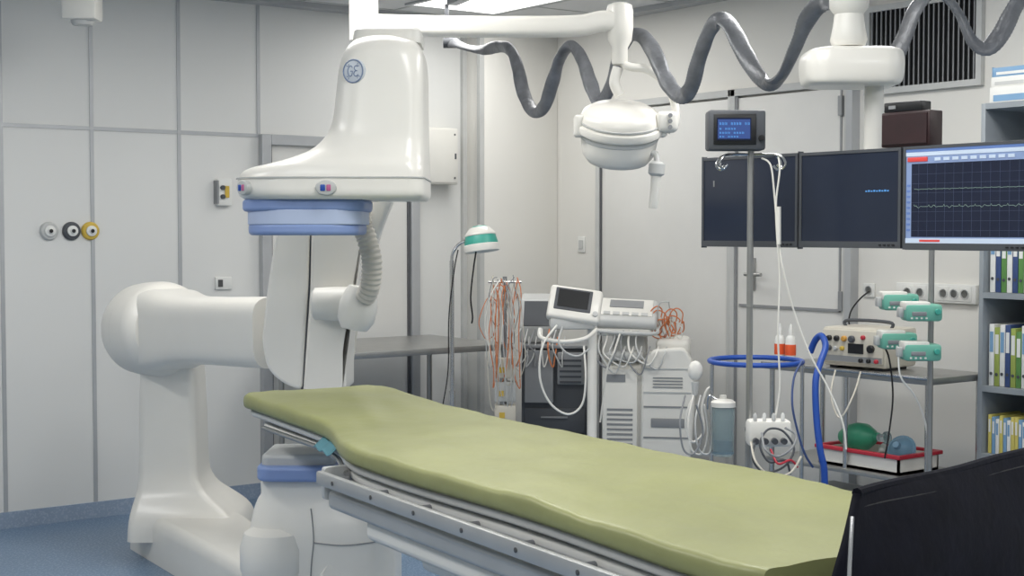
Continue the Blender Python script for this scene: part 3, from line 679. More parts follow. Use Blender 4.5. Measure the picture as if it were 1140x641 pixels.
# ---------------------------------------------------------------- steel trolley
zc=.90; x0,x1=5.08,5.50; y0,y1=onX(1046,412,5.08).y+.05,onX(850,400,5.08).y
cen=Vector(((x0+x1)/2,(y0+y1)/2,0))
t=thing('steel_trolley','stainless steel trolley table against the right wall carrying the defibrillator','trolley',cen)
MB().b2((x0,y0,zc-.03),(x1,y1,zc),bev=.004).build('tabletop','steel',t)
for yy in (y0+.03,y1-.03):
    for xx in (x0+.03,x1-.03):
        l=MB().cyl((xx,yy,.06),(xx,yy,zc-.03),.013).build('leg','chrome',t); MB().cyl((xx,yy-.012,.03),(xx,yy+.012,.03),.03).cyl((xx,yy,.03),(xx,yy,.07),.01).build('caster','rubber',l)
MB().cyl((x0+.03,(y0+y1)/2,.45),(x0+.03,(y0+y1)/2,zc-.03),.011).build('middle_post','chrome',t)
MB().b2((x0+.01,y0+.01,.43),(x1-.01,y1-.01,.45),bev=.003).build('lower_shelf','steel',t)
MB().tube([(x0-.01,y1,zc+.0),(x0-.01,y0,zc)],.008,8,n=1).build('front_rim','chrome',t)
dp=onX(950,412,5.14); dp=Vector((5.14,dp.y,zc))
t=thing('defibrillator','cream defibrillator unit with knobs standing on the steel trolley','defibrillator',dp,-PI/2); Fq=FR(dp,-PI/2+.12)
MB(Fq).b2((-.17,0,.012),(.17,.26,.19),bev=.015).build('body','cream',t)
MB(Fq).b2((-.16,-.012,.03),(.16,.004,.18),bev=.005).build('front_panel','cream',t)
MB(Fq).b2((-.155,-.0135,.035),(.155,-.0115,.062)).build('label_strip','grey',t)
for x,z,r,mm in ((-.12,.14,.013,'black'),(-.08,.14,.013,'black'),(-.04,.14,.013,'amber'),(.0,.14,.016,'dgrey'),(.06,.15,.010,'red'),(-.12,.095,.012,'dgrey'),(-.085,.095,.010,'lgrey'),(-.05,.095,.010,'yellow'),(.1,.10,.018,'black'),(.13,.15,.009,'green'),(.05,.045,.010,'black'),(.09,.045,.010,'black'),(.13,.045,.010,'red')):
    MB(Fq).lathe((x,-.012,z),(0,-1,0),[(r,0),(r,.012),(r*.7,.016),(0,.016)],16).build('knob',mm,t)
MB(Fq).b2((-.02,-.016,.075),(.06,-.01,.12)).build('display','black',t)
for x in (-.12,.12): MB(Fq).b2((x-.02,.02,0),(x+.02,.22,.014)).build('foot','black',t)
MB(Fq).tube([(-.12,.12,.185),(-.11,.12,.215),(.11,.12,.215),(.12,.12,.185)],.008,8).build('carry_handle','dgrey',t)
bt=None
for i,(px,mm,lb) in enumerate(((868,None,'white spray bottle with orange wrap, left one on the trolley'),(880,None,'white spray bottle with orange wrap, right one on the trolley'))):
    p=onX(px,400,5.22); p=Vector((5.22,p.y,zc))
    if bt is None:
        bt=thing('bottle',lb,'bottle',p,0,'bottles on the trolley'); Fq=FR(p,0)
        MB(Fq).lathe((0,0,0),(0,0,1),[(0,0),(.024,0),(.026,.005),(.026,.1),(.02,.118),(.012,.125),(.012,.135),(0,.135)],20).build('body','bwhite',bt)
        MB(Fq).lathe((0,0,.03),(0,0,1),[(.0265,0),(.0268,.002),(.0268,.05),(.0265,.052)],20).build('wrap','orange2',bt)
        MB(Fq).lathe((0,0,.134),(0,0,1),[(.011,0),(.011,.02),(.007,.03),(.004,.045),(0,.047)],16).build('cap','bwhite',bt)
    else: dup(bt,p,lb)
zs_=.452
tray=Vector((5.27,onX(958,505,5.15).y,zs_))
t=thing('red_rimmed_tray','white storage bin with a red rim on the lower trolley shelf','bin',tray,-PI/2); Fq=FR(tray,-PI/2)
MB(Fq).b2((-.23,-.14,0),(.23,.14,.012)).b2((-.23,-.14,.0),(.23,-.13,.075)).b2((-.23,.13,0),(.23,.14,.075)).b2((-.23,-.14,0),(-.22,.14,.075)).b2((.22,-.14,0),(.23,.14,.075)).build('bin_body','white2',t)
MB(Fq).b2((-.245,-.155,.070),(.245,-.13,.088)).b2((-.245,.13,.070),(.245,.155,.088)).b2((-.245,-.14,.070),(-.22,.14,.088)).b2((.22,-.14,.070),(.245,.14,.088)).build('rim','red',t,bev=.004,bseg=2)
p=tray+Vector((-.03,.10,.05))
t=thing('resuscitation_bag','green rubber resuscitation bag lying in the red rimmed bin','resuscitator',p,-PI/2); Fq=FR(p,-PI/2)
MB(Fq).lathe((-.06,0,.07),(1,0,.1),[(0,-.03),(.03,-.025),(.055,.02),(.065,.07),(.06,.12),(.035,.16),(.02,.17),(.02,.19),(0,.19)],24).build('bag','green',t)
MB(Fq).lathe((.13,0,.085),(1,0,.1),[(0,0),(.018,0),(.018,.03),(.03,.04),(.03,.05),(0,.05)],16).build('valve','clear',t)
p=tray+Vector((-.02,-.15,.045))
t=thing('breathing_mask','clear pale blue breathing mask lying in the red rimmed bin','mask',p,-PI/2); Fq=FR(p,-PI/2)
MB(Fq).lathe((0,0,.05),(.2,-.8,.4),[(.015,.07),(.018,.05),(.045,.03),(.06,.0),(.058,-.01),(.05,-.01)],24).build('shell','clearblue',t)
MB(Fq).lathe((0,0,.05),(.2,-.8,.4),[(.05,-.012),(.064,-.012),(.068,0),(.062,.008),(.05,.006)],24).build('cushion','clearblue',t)
for i,(dy,lb) in enumerate(((.17,'crumpled white sterile packet at the left end of the red rimmed bin'),(-.05,'crumpled white sterile packet behind the mask in the red rimmed bin'))):
    p=tray+Vector((.06,dy,.014)); Fq=FR(p,-PI/2+.3*i)
    o=MB(Fq).grid(lambda u,v:((u-.5)*.12,(v-.5)*.1,.05+.035*math.sin(u*7+i)*math.sin(v*6)+.03*u),12,10).build('sterile_packet','bwhite',solid=.006)
    tag(o,lb,'packet','packets in the red rimmed bin')
p=Vector((5.25,onX(925,525,5.2).y,.0)); 
t=thing('white_storage_box','white lidded box under the trolley near its middle post','box',Vector((p.x,p.y,0.0)),-PI/2); Fq=FR(Vector((p.x,p.y,0)),-PI/2)
MB(Fq).b2((-.15,-.14,0),(.15,.14,.3),bev=.01).build('body','white2',t); MB(Fq).b2((-.16,-.15,.29),(.16,.15,.32),bev=.008).build('lid','lgrey',t)

tag(MB(KM).tube([k(902,392,6.3),k(908,378,6.28),k(915,374,6.25),k(919,386,6.2),(k(913,404,6.15)),k(908,425,6.12),k(909,465,6.1),k(913,500,6.08),k(918,530,6.08),k(916,600,6.1)],.0145,12).build('breathing_hose','blue2'),'thick bright blue breathing hose looping over and hanging in front of the trolley','hose')
cord('thin_blue_tube',[(893,402,6.2),(884,420,6.15),(882,450,6.1),(888,480,6.1),(896,505,6.1),(905,520,6.12)],.005,'navy','thin dark blue tube curving down left of the thick blue hose','tube')
bs=org(842,6.35,0); t=thing('bag_stand','hoop stand with a bright blue plastic ring in front of the trolley','bag stand',bs,-PSI); Fq=FR(bs)
zr=zat(402,6.35); R_=.203
MB(Fq).tube([(R_*math.cos(a),R_*math.sin(a),zr) for a in [2*PI*i/32 for i in range(32)]],.0115,10,closed=True,n=1).build('ring','blue2',t)
for a in (PI*1.06,-.25,PI*.5):
    v=Vector((math.cos(a)*R_,math.sin(a)*R_,0)); l=MB(Fq).cyl(v+Vector((0,0,.05)),v+Vector((0,0,zr)),.009).build('post','chrome',t)
    MB(Fq).cyl(v+Vector((0,-.01,.028)),v+Vector((0,.01,.028)),.027).cyl(v+Vector((0,0,.03)),v+Vector((0,0,.07)),.007).build('caster','rubber',l)
MB(Fq).tube([(R_*math.cos(a),R_*math.sin(a),.1) for a in [2*PI*i/32 for i in range(32)]],.008,8,closed=True,n=1).build('lower_ring','chrome',t)
js=org(806,6.25,0); zj=zat(505,6.3)
js.z=zj
t=thing('suction_jar','clear suction jar with white lid hanging left below the blue ring','suction jar',js,-PSI); Fq=FR(js)
MB(Fq).lathe((0,0,0),(0,0,1),[(0,0),(.042,0),(.048,.01),(.05,.2),(.046,.22),(.04,.22),(.044,.2),(.042,.02),(0,.015)],24).build('jar','clear',t)
MB(Fq).lathe((0,0,.215),(0,0,1),[(.054,0),(.054,.02),(.04,.03),(.015,.035),(.015,.05),(0,.05)],24).build('lid','white2',t)
MB(Fq).lathe((0,0,.01),(0,0,1),[(0,0),(.039,0),(.04,.06),(0,.062)],24).build('liquid_fill','clearblue',t)
MB(Fq).tube([(-.02,0,.24),(-.06,.02,.26),(-.065,.03,.2)],.005,6).build('hanger','chrome',t)
mk=k(774,425,6.4); mk=KM@mk
t=thing('suction_handpiece','white hand piece with trailing tubes hanging beside the suction jar','hand piece',mk,-PSI); Fq=FR(mk)
MB(Fq).ell((0,0,.05),(.034,.02,.045)).build('head','white2',t)
MB(Fq).cyl((0,0,.0),(0,0,-.06),.018,.012).build('grip','lgrey',t)
MB(Fq).tube([(0,0,-.06),(-.03,0,-.12),(-.04,0,-.2),(-.01,0,-.27),(.04,0,-.22),(.03,0,-.12),(.05,0,-.04),(.08,0,-.02)],.006,8).build('tubing','white2',t)
for i,(dx,mm) in enumerate(((0,'white2'),(8,'lgrey'),(-9,'grey'))):
    cord('white_tube',[(772+dx,440,6.35-i*.04),(766+dx,470,6.3-i*.04),(770+dx,500,6.3-i*.04),(782+dx,504,6.3-i*.04),(788+dx*.6,480,6.3-i*.04),(784+dx,450,6.28-i*.04)],.0045,mm,['white tube loop nearest the suction hand piece','pale grey tube loop to the right of the suction hand piece','mid grey tube loop at the far left below the hand piece'][i],'tube','tubes hanging by the suction jar')

# sockets on right wall
def socket(px,py,r,lb,mm='bwhite',first=None,X=XR-.012):
    p=onX(px,py,X)
    if first is None:
        t=thing('wall_socket',lb,'wall socket',p,-PI/2,'wall sockets'); Fq=FR(p,-PI/2)
        MB(Fq).b2((-.035,0,-.035),(.035,.012,.035),bev=.004).build('plate','bwhite',t)
        MB(Fq).lathe((0,0,0),(0,-1,0),[(.024,0),(.024,.004),(.019,.004),(.019,-.004),(0,-.004)],20).build('socket_well','lgrey',t)
        return t
    return dup(first,p,lb)
s0=socket(967,323,0,'round wall socket left of the socket strip, beside the black cable')
c_=onX(1001,322,XR); d_2=onX(1090,330,XR)
zz=(onX(1044,326,XR).z)
cd=MB().b2((XR-.026,d_2.y,zz-.045),(XR,c_.y,zz+.045),bev=.004); tag(cd.build('socket_strip','bwhite'),'long white horizontal socket rail on the right wall','socket rail')
for i,px in enumerate((1010,1024,1050,1062,1074)):
    p=onX(px,326,XR-.030); p.z=zz
    dup(s0,p,'wall socket, %s from the left on the long white socket rail'%['first','second','third','fourth','fifth'][i],'wall sockets')
cord('black_cable',[(968,324,6.95),(958,332,6.85),(948,345,6.8),(945,358,6.75),(948,366,6.9)],.004,'rubber','black cable running from the round wall socket down behind the defibrillator','cable')
cord('black_cable',[(984,385,6.2),(990,400,6.15),(994,440,6.12),(990,480,6.1),(985,510,6.12)],.004,'rubber','black cable hanging down in front of the steel trolley right half','cable')
cord('white_cable',[(1000,395,6.1),(1003,420,6.05),(1018,440,6.05),(1030,470,6.05),(1036,515,6.05)],.004,'bwhite','white cable hanging between the infusion pumps and the trolley leg','cable')
cord('cream_cable',[(930,412,6.3),(925,440,6.2),(935,465,6.15),(950,440,6.15),(958,414,6.3)],.004,'cream','cream cable looping below the defibrillator','cable')
sw=thing('light_switch','white light switch on the right wall beside the corner','switch',onX(647,272,XR),-PI/2); Fq=FR(onX(647,272,XR-.01),-PI/2)
MB(Fq).b2((-.035,0,-.05),(.035,.01,.05),bev=.003).build('plate','bwhite',sw); MB(Fq).b2((-.02,-.005,-.028),(.02,0,.028),bev=.002).build('rocker','lgrey',sw)

# vent grille
a=onX(972,10,XR); b=onX(1090,92,XR); zt_=onX(1030,6,XR).z; zb_=onX(1030,94,XR).z
vc=Vector((XR,(a.y+b.y)/2,zb_)); t=thing('air_vent_grille','black air vent grille with vertical slats high on the right wall','air vent',vc,-PI/2)
W=(a.y-b.y)/2; Hh=zt_-zb_; Fq=FR(vc,-PI/2)
MB(Fq).b2((-W,-.012,0),(W,-.001,Hh)).build('backing','black',t)
MB(Fq).b2((-W-.03,-.03,-.03),(W+.03,-.001,0)).b2((-W-.03,-.03,Hh),(W+.03,-.001,Hh+.03)).b2((-W-.03,-.03,0),(-W,-.001,Hh)).b2((W,-.03,0),(W+.03,-.001,Hh)).build('frame','lgrey',t)
n=22
for i in range(n): MB(Fq).box((-W+2*W*(i+.5)/n,-.02,Hh/2),(.005,.02,Hh),rz=.4).build('slat','grey',t)

# bookshelf
sx0,sx1=5.40,5.74; sy1=onX(1090,300,5.40).y; sy0=sy1-.75
t=thing('bookshelf','grey metal bookshelf full of binders at the right edge','bookshelf',Vector(((sx0+sx1)/2,(sy0+sy1)/2,0)))
lv=[.08,onX(1110,507,5.4).z,onX(1110,431,5.4).z,onX(1110,326,5.4).z,1.66,onX(1110,114,5.4).z]
MB().b2((sx0,sy1-.022,0),(sx1,sy1,lv[-1]),bev=.002).build('side_panel','shelf',t)
MB().b2((sx0,sy0,0),(sx1,sy0+.022,lv[-1]),bev=.002).build('side_panel','shelf',t)
MB().b2((sx1-.012,sy0,0),(sx1,sy1,lv[-1])).build('back_panel','shelf',t)
for z in lv: MB().b2((sx0,sy0+.022,z-.025),(sx1-.012,sy1-.022,z)).build('shelf','shelf',t)
rows=[(lv[3],.30,['bwhite','navy','bgreen','bwhite','navy','bgreen','bwhite','navy','bwhite','lime','navy','bwhite'],'top','binders on the upper shelf',.026),
      (lv[2],.27,['bwhite','lime','bwhite','navy','lime','bgreen','bwhite','lime','navy','bgreen','bwhite','lime'],'middle','binders on the middle shelf',.025),
      (lv[1],.17,['byel','sky','bwhite','byel','sky','bwhite','byel','byel','sky','bwhite','sky','byel'],'lower','booklets on the lower shelf',.017)]
ordn=['first','second','third','fourth','fifth','sixth','seventh','eighth','ninth','tenth','eleventh','twelfth']
cn={'bwhite':'white','navy':'navy blue','bgreen':'green','lime':'lime green','byel':'yellow','sky':'sky blue'}
for z,h,cols,nm_,grp,tk in rows:
    y=sy1-.035; protos={}
    for i,cc in enumerate(cols):
        hh=h*(1-.05*((i*7)%3)); kind='binder' if nm_!='lower' else 'booklet'
        lb='%s %s, %s from the left on the %s shelf of the bookshelf'%(cn[cc],kind,ordn[i],nm_)
        p=Vector((sx0+.03,y-tk/2,z+.001)); y-=tk+.002
        if cc not in protos:
            b_=thing(kind,lb,kind,p,-PI/2,grp); Fq=FR(p,-PI/2)
            MB(Fq).b2((-tk/2,0,0),(tk/2,.22,hh),bev=.002).build('cover',cc,b_)
            MB(Fq).b2((-tk/2+.004,-.0015,hh*.55),(tk/2-.004,0.001,hh*.88)).build('spine_label','bwhite' if cc!='bwhite' else 'sky',b_)
            if kind=='binder': MB(Fq).lathe((0,-.001,hh*.2),(0,-1,0),[(.007,0),(.007,.002),(.005,.002),(0,.001)],12).build('finger_ring','dgrey',b_)
            protos[cc]=b_
        else: dup(protos[cc],p,lb,grp)
for i,(mm,l2,dx,zz2,hh,ln) in enumerate((('sky','flat blue and white carton, bottom of the pile on top of the bookshelf',0,0,.07,.34),('bwhite','flat white carton, middle of the pile on top of the bookshelf',.01,.071,.044,.30),('sky','small blue carton, topmost of the pile on top of the bookshelf',.02,.116,.04,.26))):
    p=Vector((sx0+.16,sy1-.02-ln/2,lv[-1]+zz2)); t=thing('carton',l2,'carton',p,-PI/2,'cartons on the bookshelf'); Fq=FR(p,-PI/2)
    MB(Fq).b2((-ln/2,-.13+dx,0),(ln/2,.13,hh),bev=.003).build('box','bwhite' if i<2 else 'sky',t); MB(Fq).b2((-ln/2+.02,-.132+dx,.008),(ln/2-.06,-.128+dx,hh*.5)).build('printed_band',['sky','lgrey','bwhite'][i],t)

# ---------------------------------------------------------------- items on back wall
gs=[(54,'lgrey','white medical gas outlet, left of the three round wall outlets'),(79,'dgrey','dark medical gas outlet, middle of the three round wall outlets'),(100,'yellow','yellow medical gas outlet, right of the three round wall outlets')]
for px,mm,lb in gs:
    p=onY(px,257,YB); t=thing('gas_outlet',lb,'gas outlet',p,0,'medical gas outlets'); Fq=FR(p,0)
    MB(Fq).lathe((0,0,0),(0,-1,0),[(.048,0),(.048,.012),(.042,.02),(.03,.022),(0,.022)],28).build('ring',mm,t)
    MB(Fq).lathe((0,-.022,0),(0,-1,0),[(.028,0),(.028,.01),(.016,.014),(.012,.02),(0,.02)],24).build('valve','bwhite',t)
    MB(Fq).lathe((0,-.042,0),(0,-1,0),[(.010,0),(.010,.004),(0,.004)],16).build('port','black',t)
p=onY(247,229,YB); t=thing('wall_control_panel','small white wall control with a yellow side and two knobs left of the C-arm head','control panel',p,0); Fq=FR(p,0)
MB(Fq).b2((-.045,-.04,0),(.045,0,.15),bev=.006).build('body','bwhite',t); MB(Fq).b2((-.05,-.045,.01),(-.038,0,.14)).build('side_plate','grey',t)
MB(Fq).b2((.0,-.046,.045),(.025,-.04,.11)).build('yellow_plate','yellow',t)
for z in (.05,.10): MB(Fq).lathe((-.015,-.04,z),(0,-1,0),[(.013,0),(.013,.015),(0,.015)],14).build('knob','dgrey',t)
p=onY(248,322,YB); t=thing('wall_outlet_plate','small wall outlet plate with a dark socket left of the C-arm','wall socket',p,0); Fq=FR(p,0)
MB(Fq).b2((-.05,-.015,0),(.05,0,.07),bev=.003).build('plate','bwhite',t)
MB(Fq).b2((-.035,-.02,.015),(-.008,-.014,.055)).build('socket','screw',t)
a=onY(470,200,YB-.12); b=onY(517,200,YB-.12); p=Vector(((a.x+b.x)/2-.02,YB,onY(494,205,YB-.12).z)); t=thing('wall_cabinet','white square electrical cabinet on the wall beside the pillar','wall cabinet',p,0); Fq=FR(p,0); w=(b.x-a.x)/2-.02; h=onY(494,142,YB-.12).z-p.z
MB(Fq).b2((-w,-.11,0),(w,0,h),bev=.006).build('body','white2',t); dr=MB(Fq).b2((-w+.01,-.118,.01),(w-.01,-.108,h-.01),bev=.003).build('door','white2',t)
for sx in (-1,1):
    for z in (.04,h-.04): MB(Fq).lathe((sx*(w-.03),-.118,z),(0,-1,0),[(.006,0),(.006,.003),(0,.003)],10).build('screw','screw',dr)
MB(Fq).b2((w-.03,-.122,h*.45),(w-.02,-.117,h*.55)).build('latch','dgrey',dr)
f_=6.8; p=org(95,f_,CZ); t=thing('ceiling_speaker','white boxed unit hanging from the ceiling at the top left','ceiling unit',p,-PSI); Fq=FR(p)
zb=zat(28,f_)-CZ
MB(Fq).cyl((0,0,0),(0,0,zb+.16),.03).build('stem','white2',t); MB(Fq).b2((-.08,-.07,zb+.02),(.08,.07,zb+.17),bev=.015).build('casing','white2',t)
MB(Fq).lathe((0,0,zb),(0,0,1),[(0,0),(.045,.0),(.055,.02),(.055,.03),(0,.03)],24).build('lower_dome','lgrey',t)

# ---------------------------------------------------------------- back left furniture: steel side table
tx0=onY(384,400,6.45).x; tx1=onY(572,388,6.45).x
t=thing('steel_side_table','long stainless steel side table against the back wall behind the C-arm','side table',Vector(((tx0+tx1)/2,6.87,0)))
MB().b2((tx0,6.45,.865),(tx1,7.3,.90),bev=.004).build('tabletop','steel',t)
for xx in (tx0+.05,tx1-.04):
    for yy in (6.5,7.25): MB().cyl((xx,yy,0),(xx,yy,.87),.016).build('leg','steel',t)
MB().b2((tx0+.03,7.2,.28),(tx1-.02,7.24,.31)).build('stretcher','steel',t); MB().b2((tx0+.03,6.48,.28),(tx1-.02,6.51,.31)).build('stretcher','steel',t)
ef=7.0; eo=org(503,ef,0)
t=thing('examination_lamp','slim floor lamp with a teal dome head by the steel side table','lamp',eo,-PSI); Fq=FR(eo)
X_=lambda px:(px-503)*ef/F
MB(Fq).cyl((0,0,.05),(0,0,zat(290,ef)),.011).cyl((0,0,.05),(0,0,.75),.015).build('pole','chrome',t)
MB(Fq).tube([(0,0,zat(292,ef)),(X_(504),0,zat(282,ef)),(X_(511),0,zat(272,ef)),(X_(524),0,zat(266,ef))],.008,10).build('gooseneck','chrome',t)
hd=Vector((X_(536),0,zat(272,ef)))
hm=MB(Fq).lathe(hd,(-.12,.1,1),[(.084,-.02),(.082,.01),(.074,.045),(.055,.075),(.032,.09),(0,.094)],32).build('lamp_shade','teal',t)
MB(Fq).lathe(hd,(-.12,.1,1),[(0,-.018),(.07,-.018),(.085,-.035),(.088,-.02),(.088,-.004),(.083,.0)],32).build('rim','white',hm)
MB(Fq).lathe(hd,(-.12,.1,1),[(.076,.042),(.078,.046),(.076,.052),(.05,.081),(0,.098)],32).build('white_cap','white',hm)
MB(Fq).tube([(X_(530),0,zat(280,ef)),(X_(527),0,zat(300,ef)),(X_(524),0,zat(330,ef)),(X_(526),0,zat(352,ef)),(X_(525),0,zat(360,ef))],.004,8).build('cord','rubber',t)
MB(Fq).tube([(X_(510),0,zat(278,ef)),(X_(506),-.02,zat(300,ef)),(X_(500),-.02,zat(350,ef)),(X_(499),-.02,zat(410,ef)),(X_(493),-.02,zat(450,ef))],.003,8).build('side_cord','rubber',t)
MB(Fq).cyl((0,0,.04),(0,0,.09),.03).build('hub','dgrey',t)
for i in range(5):
    a=i*2*PI/5; v=Vector((math.cos(a),math.sin(a),0)); MB(Fq).sweep([Vector((0,0,.065)),v*.24+Vector((0,0,.055))],[(-.01,-.008),(.01,-.008),(.01,.008),(-.01,.008)],up=(0,0,1)).cyl(v*.24+Vector((-.008,0,.024)),v*.24+Vector((.008,0,.024)),.024).build('leg','dgrey',t)
# cable rack
cf=7.75; co=org(562,cf,0); 
t=thing('cable_rack','narrow rack hung with orange and white cables beside the steel side table','cable rack',co,-PSI); Fq=FR(co); X_=lambda px:(px-562)*cf/F
MB(Fq).cyl((0,.03,0),(0,.03,zat(308,cf)),.012).b2((-.12,-.1,0),(.12,.12,.03)).build('stand','grey',t)
MB(Fq).cyl((-.09,0,zat(314,cf)),(.09,0,zat(314,cf)),.006).build('crossbar','chrome',t)
for zt0,zb0 in ((398,420),(424,446),(450,470)):
    MB(Fq).b2((-.055,-.05,zat(zb0,cf)),(.06,.03,zat(zt0,cf)),bev=.006).build('adapter_box','cream' if zt0!=424 else 'lgrey',t)
    MB(Fq).b2((-.03,-.053,zat(zb0,cf)+.03),(.0,-.049,zat(zb0,cf)+.06)).build('adapter_label','yellow',t)
random.seed(3)
for i in range(20):
    mm=['orange','lgrey','cream','white2','orange','lgrey','grey','orange','cream'][i%9]; x=-.08+.0082*i+random.uniform(-.012,.012)
    top=zat(random.choice([310,316,330]),cf)+.008; bot=zat(random.choice([360,380,390,410,430,455]),cf)
    pts=[]; nn=random.choice([7,9,11]); sp_=random.uniform(.015,.045)
    for j in range(nn):
        t_=j/(nn-1); a=t_*2*PI+PI/2
        zz_=(top+bot)/2+(top-bot)/2*math.sin(a); pts.append((x-sp_*math.cos(a)+random.uniform(-.014,.014),-.03-.03*abs(math.cos(a))-random.uniform(0,.02),zz_+random.uniform(-.015,.015)))
    MB(Fq).tube(pts,random.choice([.003,.0025]),6).build('hanging_cable',mm,t)
cord('white_cable',[(556,312,7.7),(546,330,7.6),(540,360,7.6),(544,385,7.6)],.003,'white2','thin white cable bowing out at the left of the cable rack','cable')

# grey equipment trolley
gf=8.05; ga=-PSI-.1; go=org(616,gf,0); t=thing('drawer_trolley','dark grey equipment trolley between the cable rack and the ultrasound machine','trolley',go,ga); Fq=FR(go,ga)
gz=zat(386,gf)
MB(Fq).b2((-.17,-.1,.08),(.2,.28,gz),bev=.01).build('body','dgrey',t)
MB(Fq).prism([(-.15,y,z) for y,z in rp([(-.14,gz-.3),(-.1,gz-.3),(-.1,gz-.01),(-.125,gz-.01)],.004,3)],(.16,0,0)).build('front_unit','grey',t,bev=.006)
MB(Fq).b2((.03,-.13,gz-.2),(.18,-.1,gz-.02),bev=.01).build('side_unit','grey',t)
for i in range(5): MB(Fq).b2((.045,-.134,gz-.19+i*.03),(.165,-.128,gz-.178+i*.03)).build('vent_louvre','dgrey',t)
for i in range(3):
    z0=.12+i*(gz-.44)/3; dd=MB(Fq).b2((-.15,-.115,z0),(.185,-.098,z0+(gz-.44)/3-.012),bev=.004).build('drawer','dgrey',t)
    MB(Fq).b2((-.06,-.128,z0+.08),(.09,-.114,z0+.09),bev=.003).build('handle','grey',dd)
for x in (-.13,.16):
    for y in (-.05,.23): MB(Fq).cyl((x-.012,y,.04),(x+.012,y,.04),.04).cyl((x,y,.04),(x,y,.09),.012).build('caster','rubber',t)
MB(Fq).b2((-.17,-.12,gz),(.2,.28,gz+.018),bev=.004).build('top_tray','grey',t)
p=Fq@Vector((-.08,.1,gz+.020)); t=thing('grey_monitor_unit','light grey boxy monitor unit with slanted hood on the dark equipment trolley','monitor unit',p,ga); Fu=FR(p,ga)
hu=zat(328,gf)-gz-.02
MB(Fu).prism([(-.11,-.10,0),(-.11,.15,0),(-.11,.15,hu*.85),(-.11,.05,hu),(-.11,-.06,hu*.9),(-.11,-.13,hu*.35)],(.2,0,0)).build('hood','lgrey',t,bev=.014)
MB(Fu).prism([(-.085,-.127,hu*.36),(-.085,-.060,hu*.84),(-.085,-.066,hu*.86),(-.085,-.135,hu*.37)],(.15,0,0)).build('screen','dgrey',t)
MB(Fu).tube([(.09,.0,.02),(.12,-.02,.1),(.12,.0,hu*.9),(.09,.05,hu)],.01,8).build('hood_handle','lgrey',t)
random.seed(21)
for i in range(6): MB(Fu).tube([(-.1+i*.04,-.13,hu*.3),(-.12+i*.045+random.uniform(-.02,.02),-.24,.0),(-.09+i*.04,-.25,-.06+random.uniform(-.03,.03)),(-.11+i*.05,-.25,-.12),(-.06+i*.04,-.24,-.06),(-.05+i*.04,-.16,.04)],.004,6).build('patient_lead',['lgrey','lgrey','grey','white2','orange','lgrey'][i],t)
# touch screen device on stand
df=7.0; do=org(655,df,0); t=thing('touch_screen_device','white bedside device with tilted black touch screen and side handle on a stand','medical device',do,-PSI); Fq=FR(do); X_=lambda px:(px-655)*df/F
MB(Fq).cyl((X_(660),.05,.08),(X_(660),.05,zat(360,df)),.024).build('column','white',t)
Rt=Matrix.Rotation(-.55,4,'X')@Matrix.Rotation(.16,4,'Y')
cD=Vector((X_(640),0,zat(340,df)))
hd=MB(Fq).box(cD,(.26,.06,.18),R=Rt,bev=.018,seg=3).build('head_casing','white',t)
MB(Fq).box(cD+Rt@Vector((-.01,-.030,.012)),(.18,.01,.12),R=Rt,bev=.004).build('bezel','dgrey',hd)
MB(Fq).box(cD+Rt@Vector((-.01,-.035,.014)),(.15,.004,.095),R=Rt).build('screen','black',hd)
MB(Fq).lathe(cD+Rt@Vector((.105,-.030,-.05)),Rt@Vector((0,-1,0)),[(.013,0),(.013,.01),(0,.011)],16).build('knob','lgrey',hd)
MB(Fq).b2((X_(612),-.05,zat(366,df)),(X_(662),.1,zat(353,df)),bev=.012).build('lower_module','lgrey',t)
MB(Fq).tube([(X_(601),-.08,zat(364,df)),(X_(602),-.1,zat(374,df)),(X_(625),-.12,zat(378,df)),(X_(650),-.1,zat(375,df)),(X_(664),-.04,zat(366,df))],.010,10).build('front_handle','white',t)
for i in range(4):
    a=i*PI/2+.5; v=Vector((math.cos(a),math.sin(a),0)); MB(Fq).sweep([Vector((X_(660),.05,.09)),Vector((X_(660),.05,.06))+v*.18],[(-.02,-.015),(.02,-.015),(.02,.015),(-.02,.015)],up=(0,0,1)).cyl(Vector((X_(660)-.01,.05,.03))+v*.18,Vector((X_(660)+.01,.05,.03))+v*.18,.03).build('leg','lgrey',t)
cord('clear_tube',[(620,362,6.9),(604,385,6.85),(601,420,6.85),(612,448,6.85),(632,461,6.85),(648,450,6.85),(652,420,6.85),(650,385,6.9)],.0055,'white2','white tube hanging in a long loop below the touch screen device','tube')
cord('clear_tube',[(626,364,6.85),(622,380,6.8),(630,392,6.8),(644,396,6.8),(656,388,6.8)],.0045,'lgrey','short pale tube loop below the touch screen device','tube')

# ultrasound machine
uf=7.7; RZ=-PSI-.15; uo=org(722,uf,0); t=thing('ultrasound_machine','boxy white ultrasound machine with vents and a tilted grey console on top','ultrasound machine',uo,RZ); Fq=FR(uo,RZ)
X_=lambda px:(px-722)*uf/F
zt1=zat(400,uf); Z_=lambda py:zat(py,uf-.2)
MB(Fq).prism([(X_(674),y,z) for y,z in rp([(-.20,.1,.03),(.24,.1,.03),(.24,zt1+.03,.05),(-.12,zt1+.01,.04),(-.20,zt1-.06,.04)],.03,5)],(X_(768)-X_(674),0,0)).build('body','white2',t,bev=.012)
MB(Fq).b2((X_(675),-.225,.16),(X_(713),-.19,zt1-.03),bev=.008).build('front_module','white2',t)
for i in range(16): MB(Fq).b2((X_(680),-.228,.2+i*.026),(X_(708),-.222,.211+i*.026)).build('vent_louvre','grey',t)
MB(Fq).b2((X_(678),-.229,zt1-.1),(X_(700),-.222,zt1-.06)).build('control_strip','grey',t)
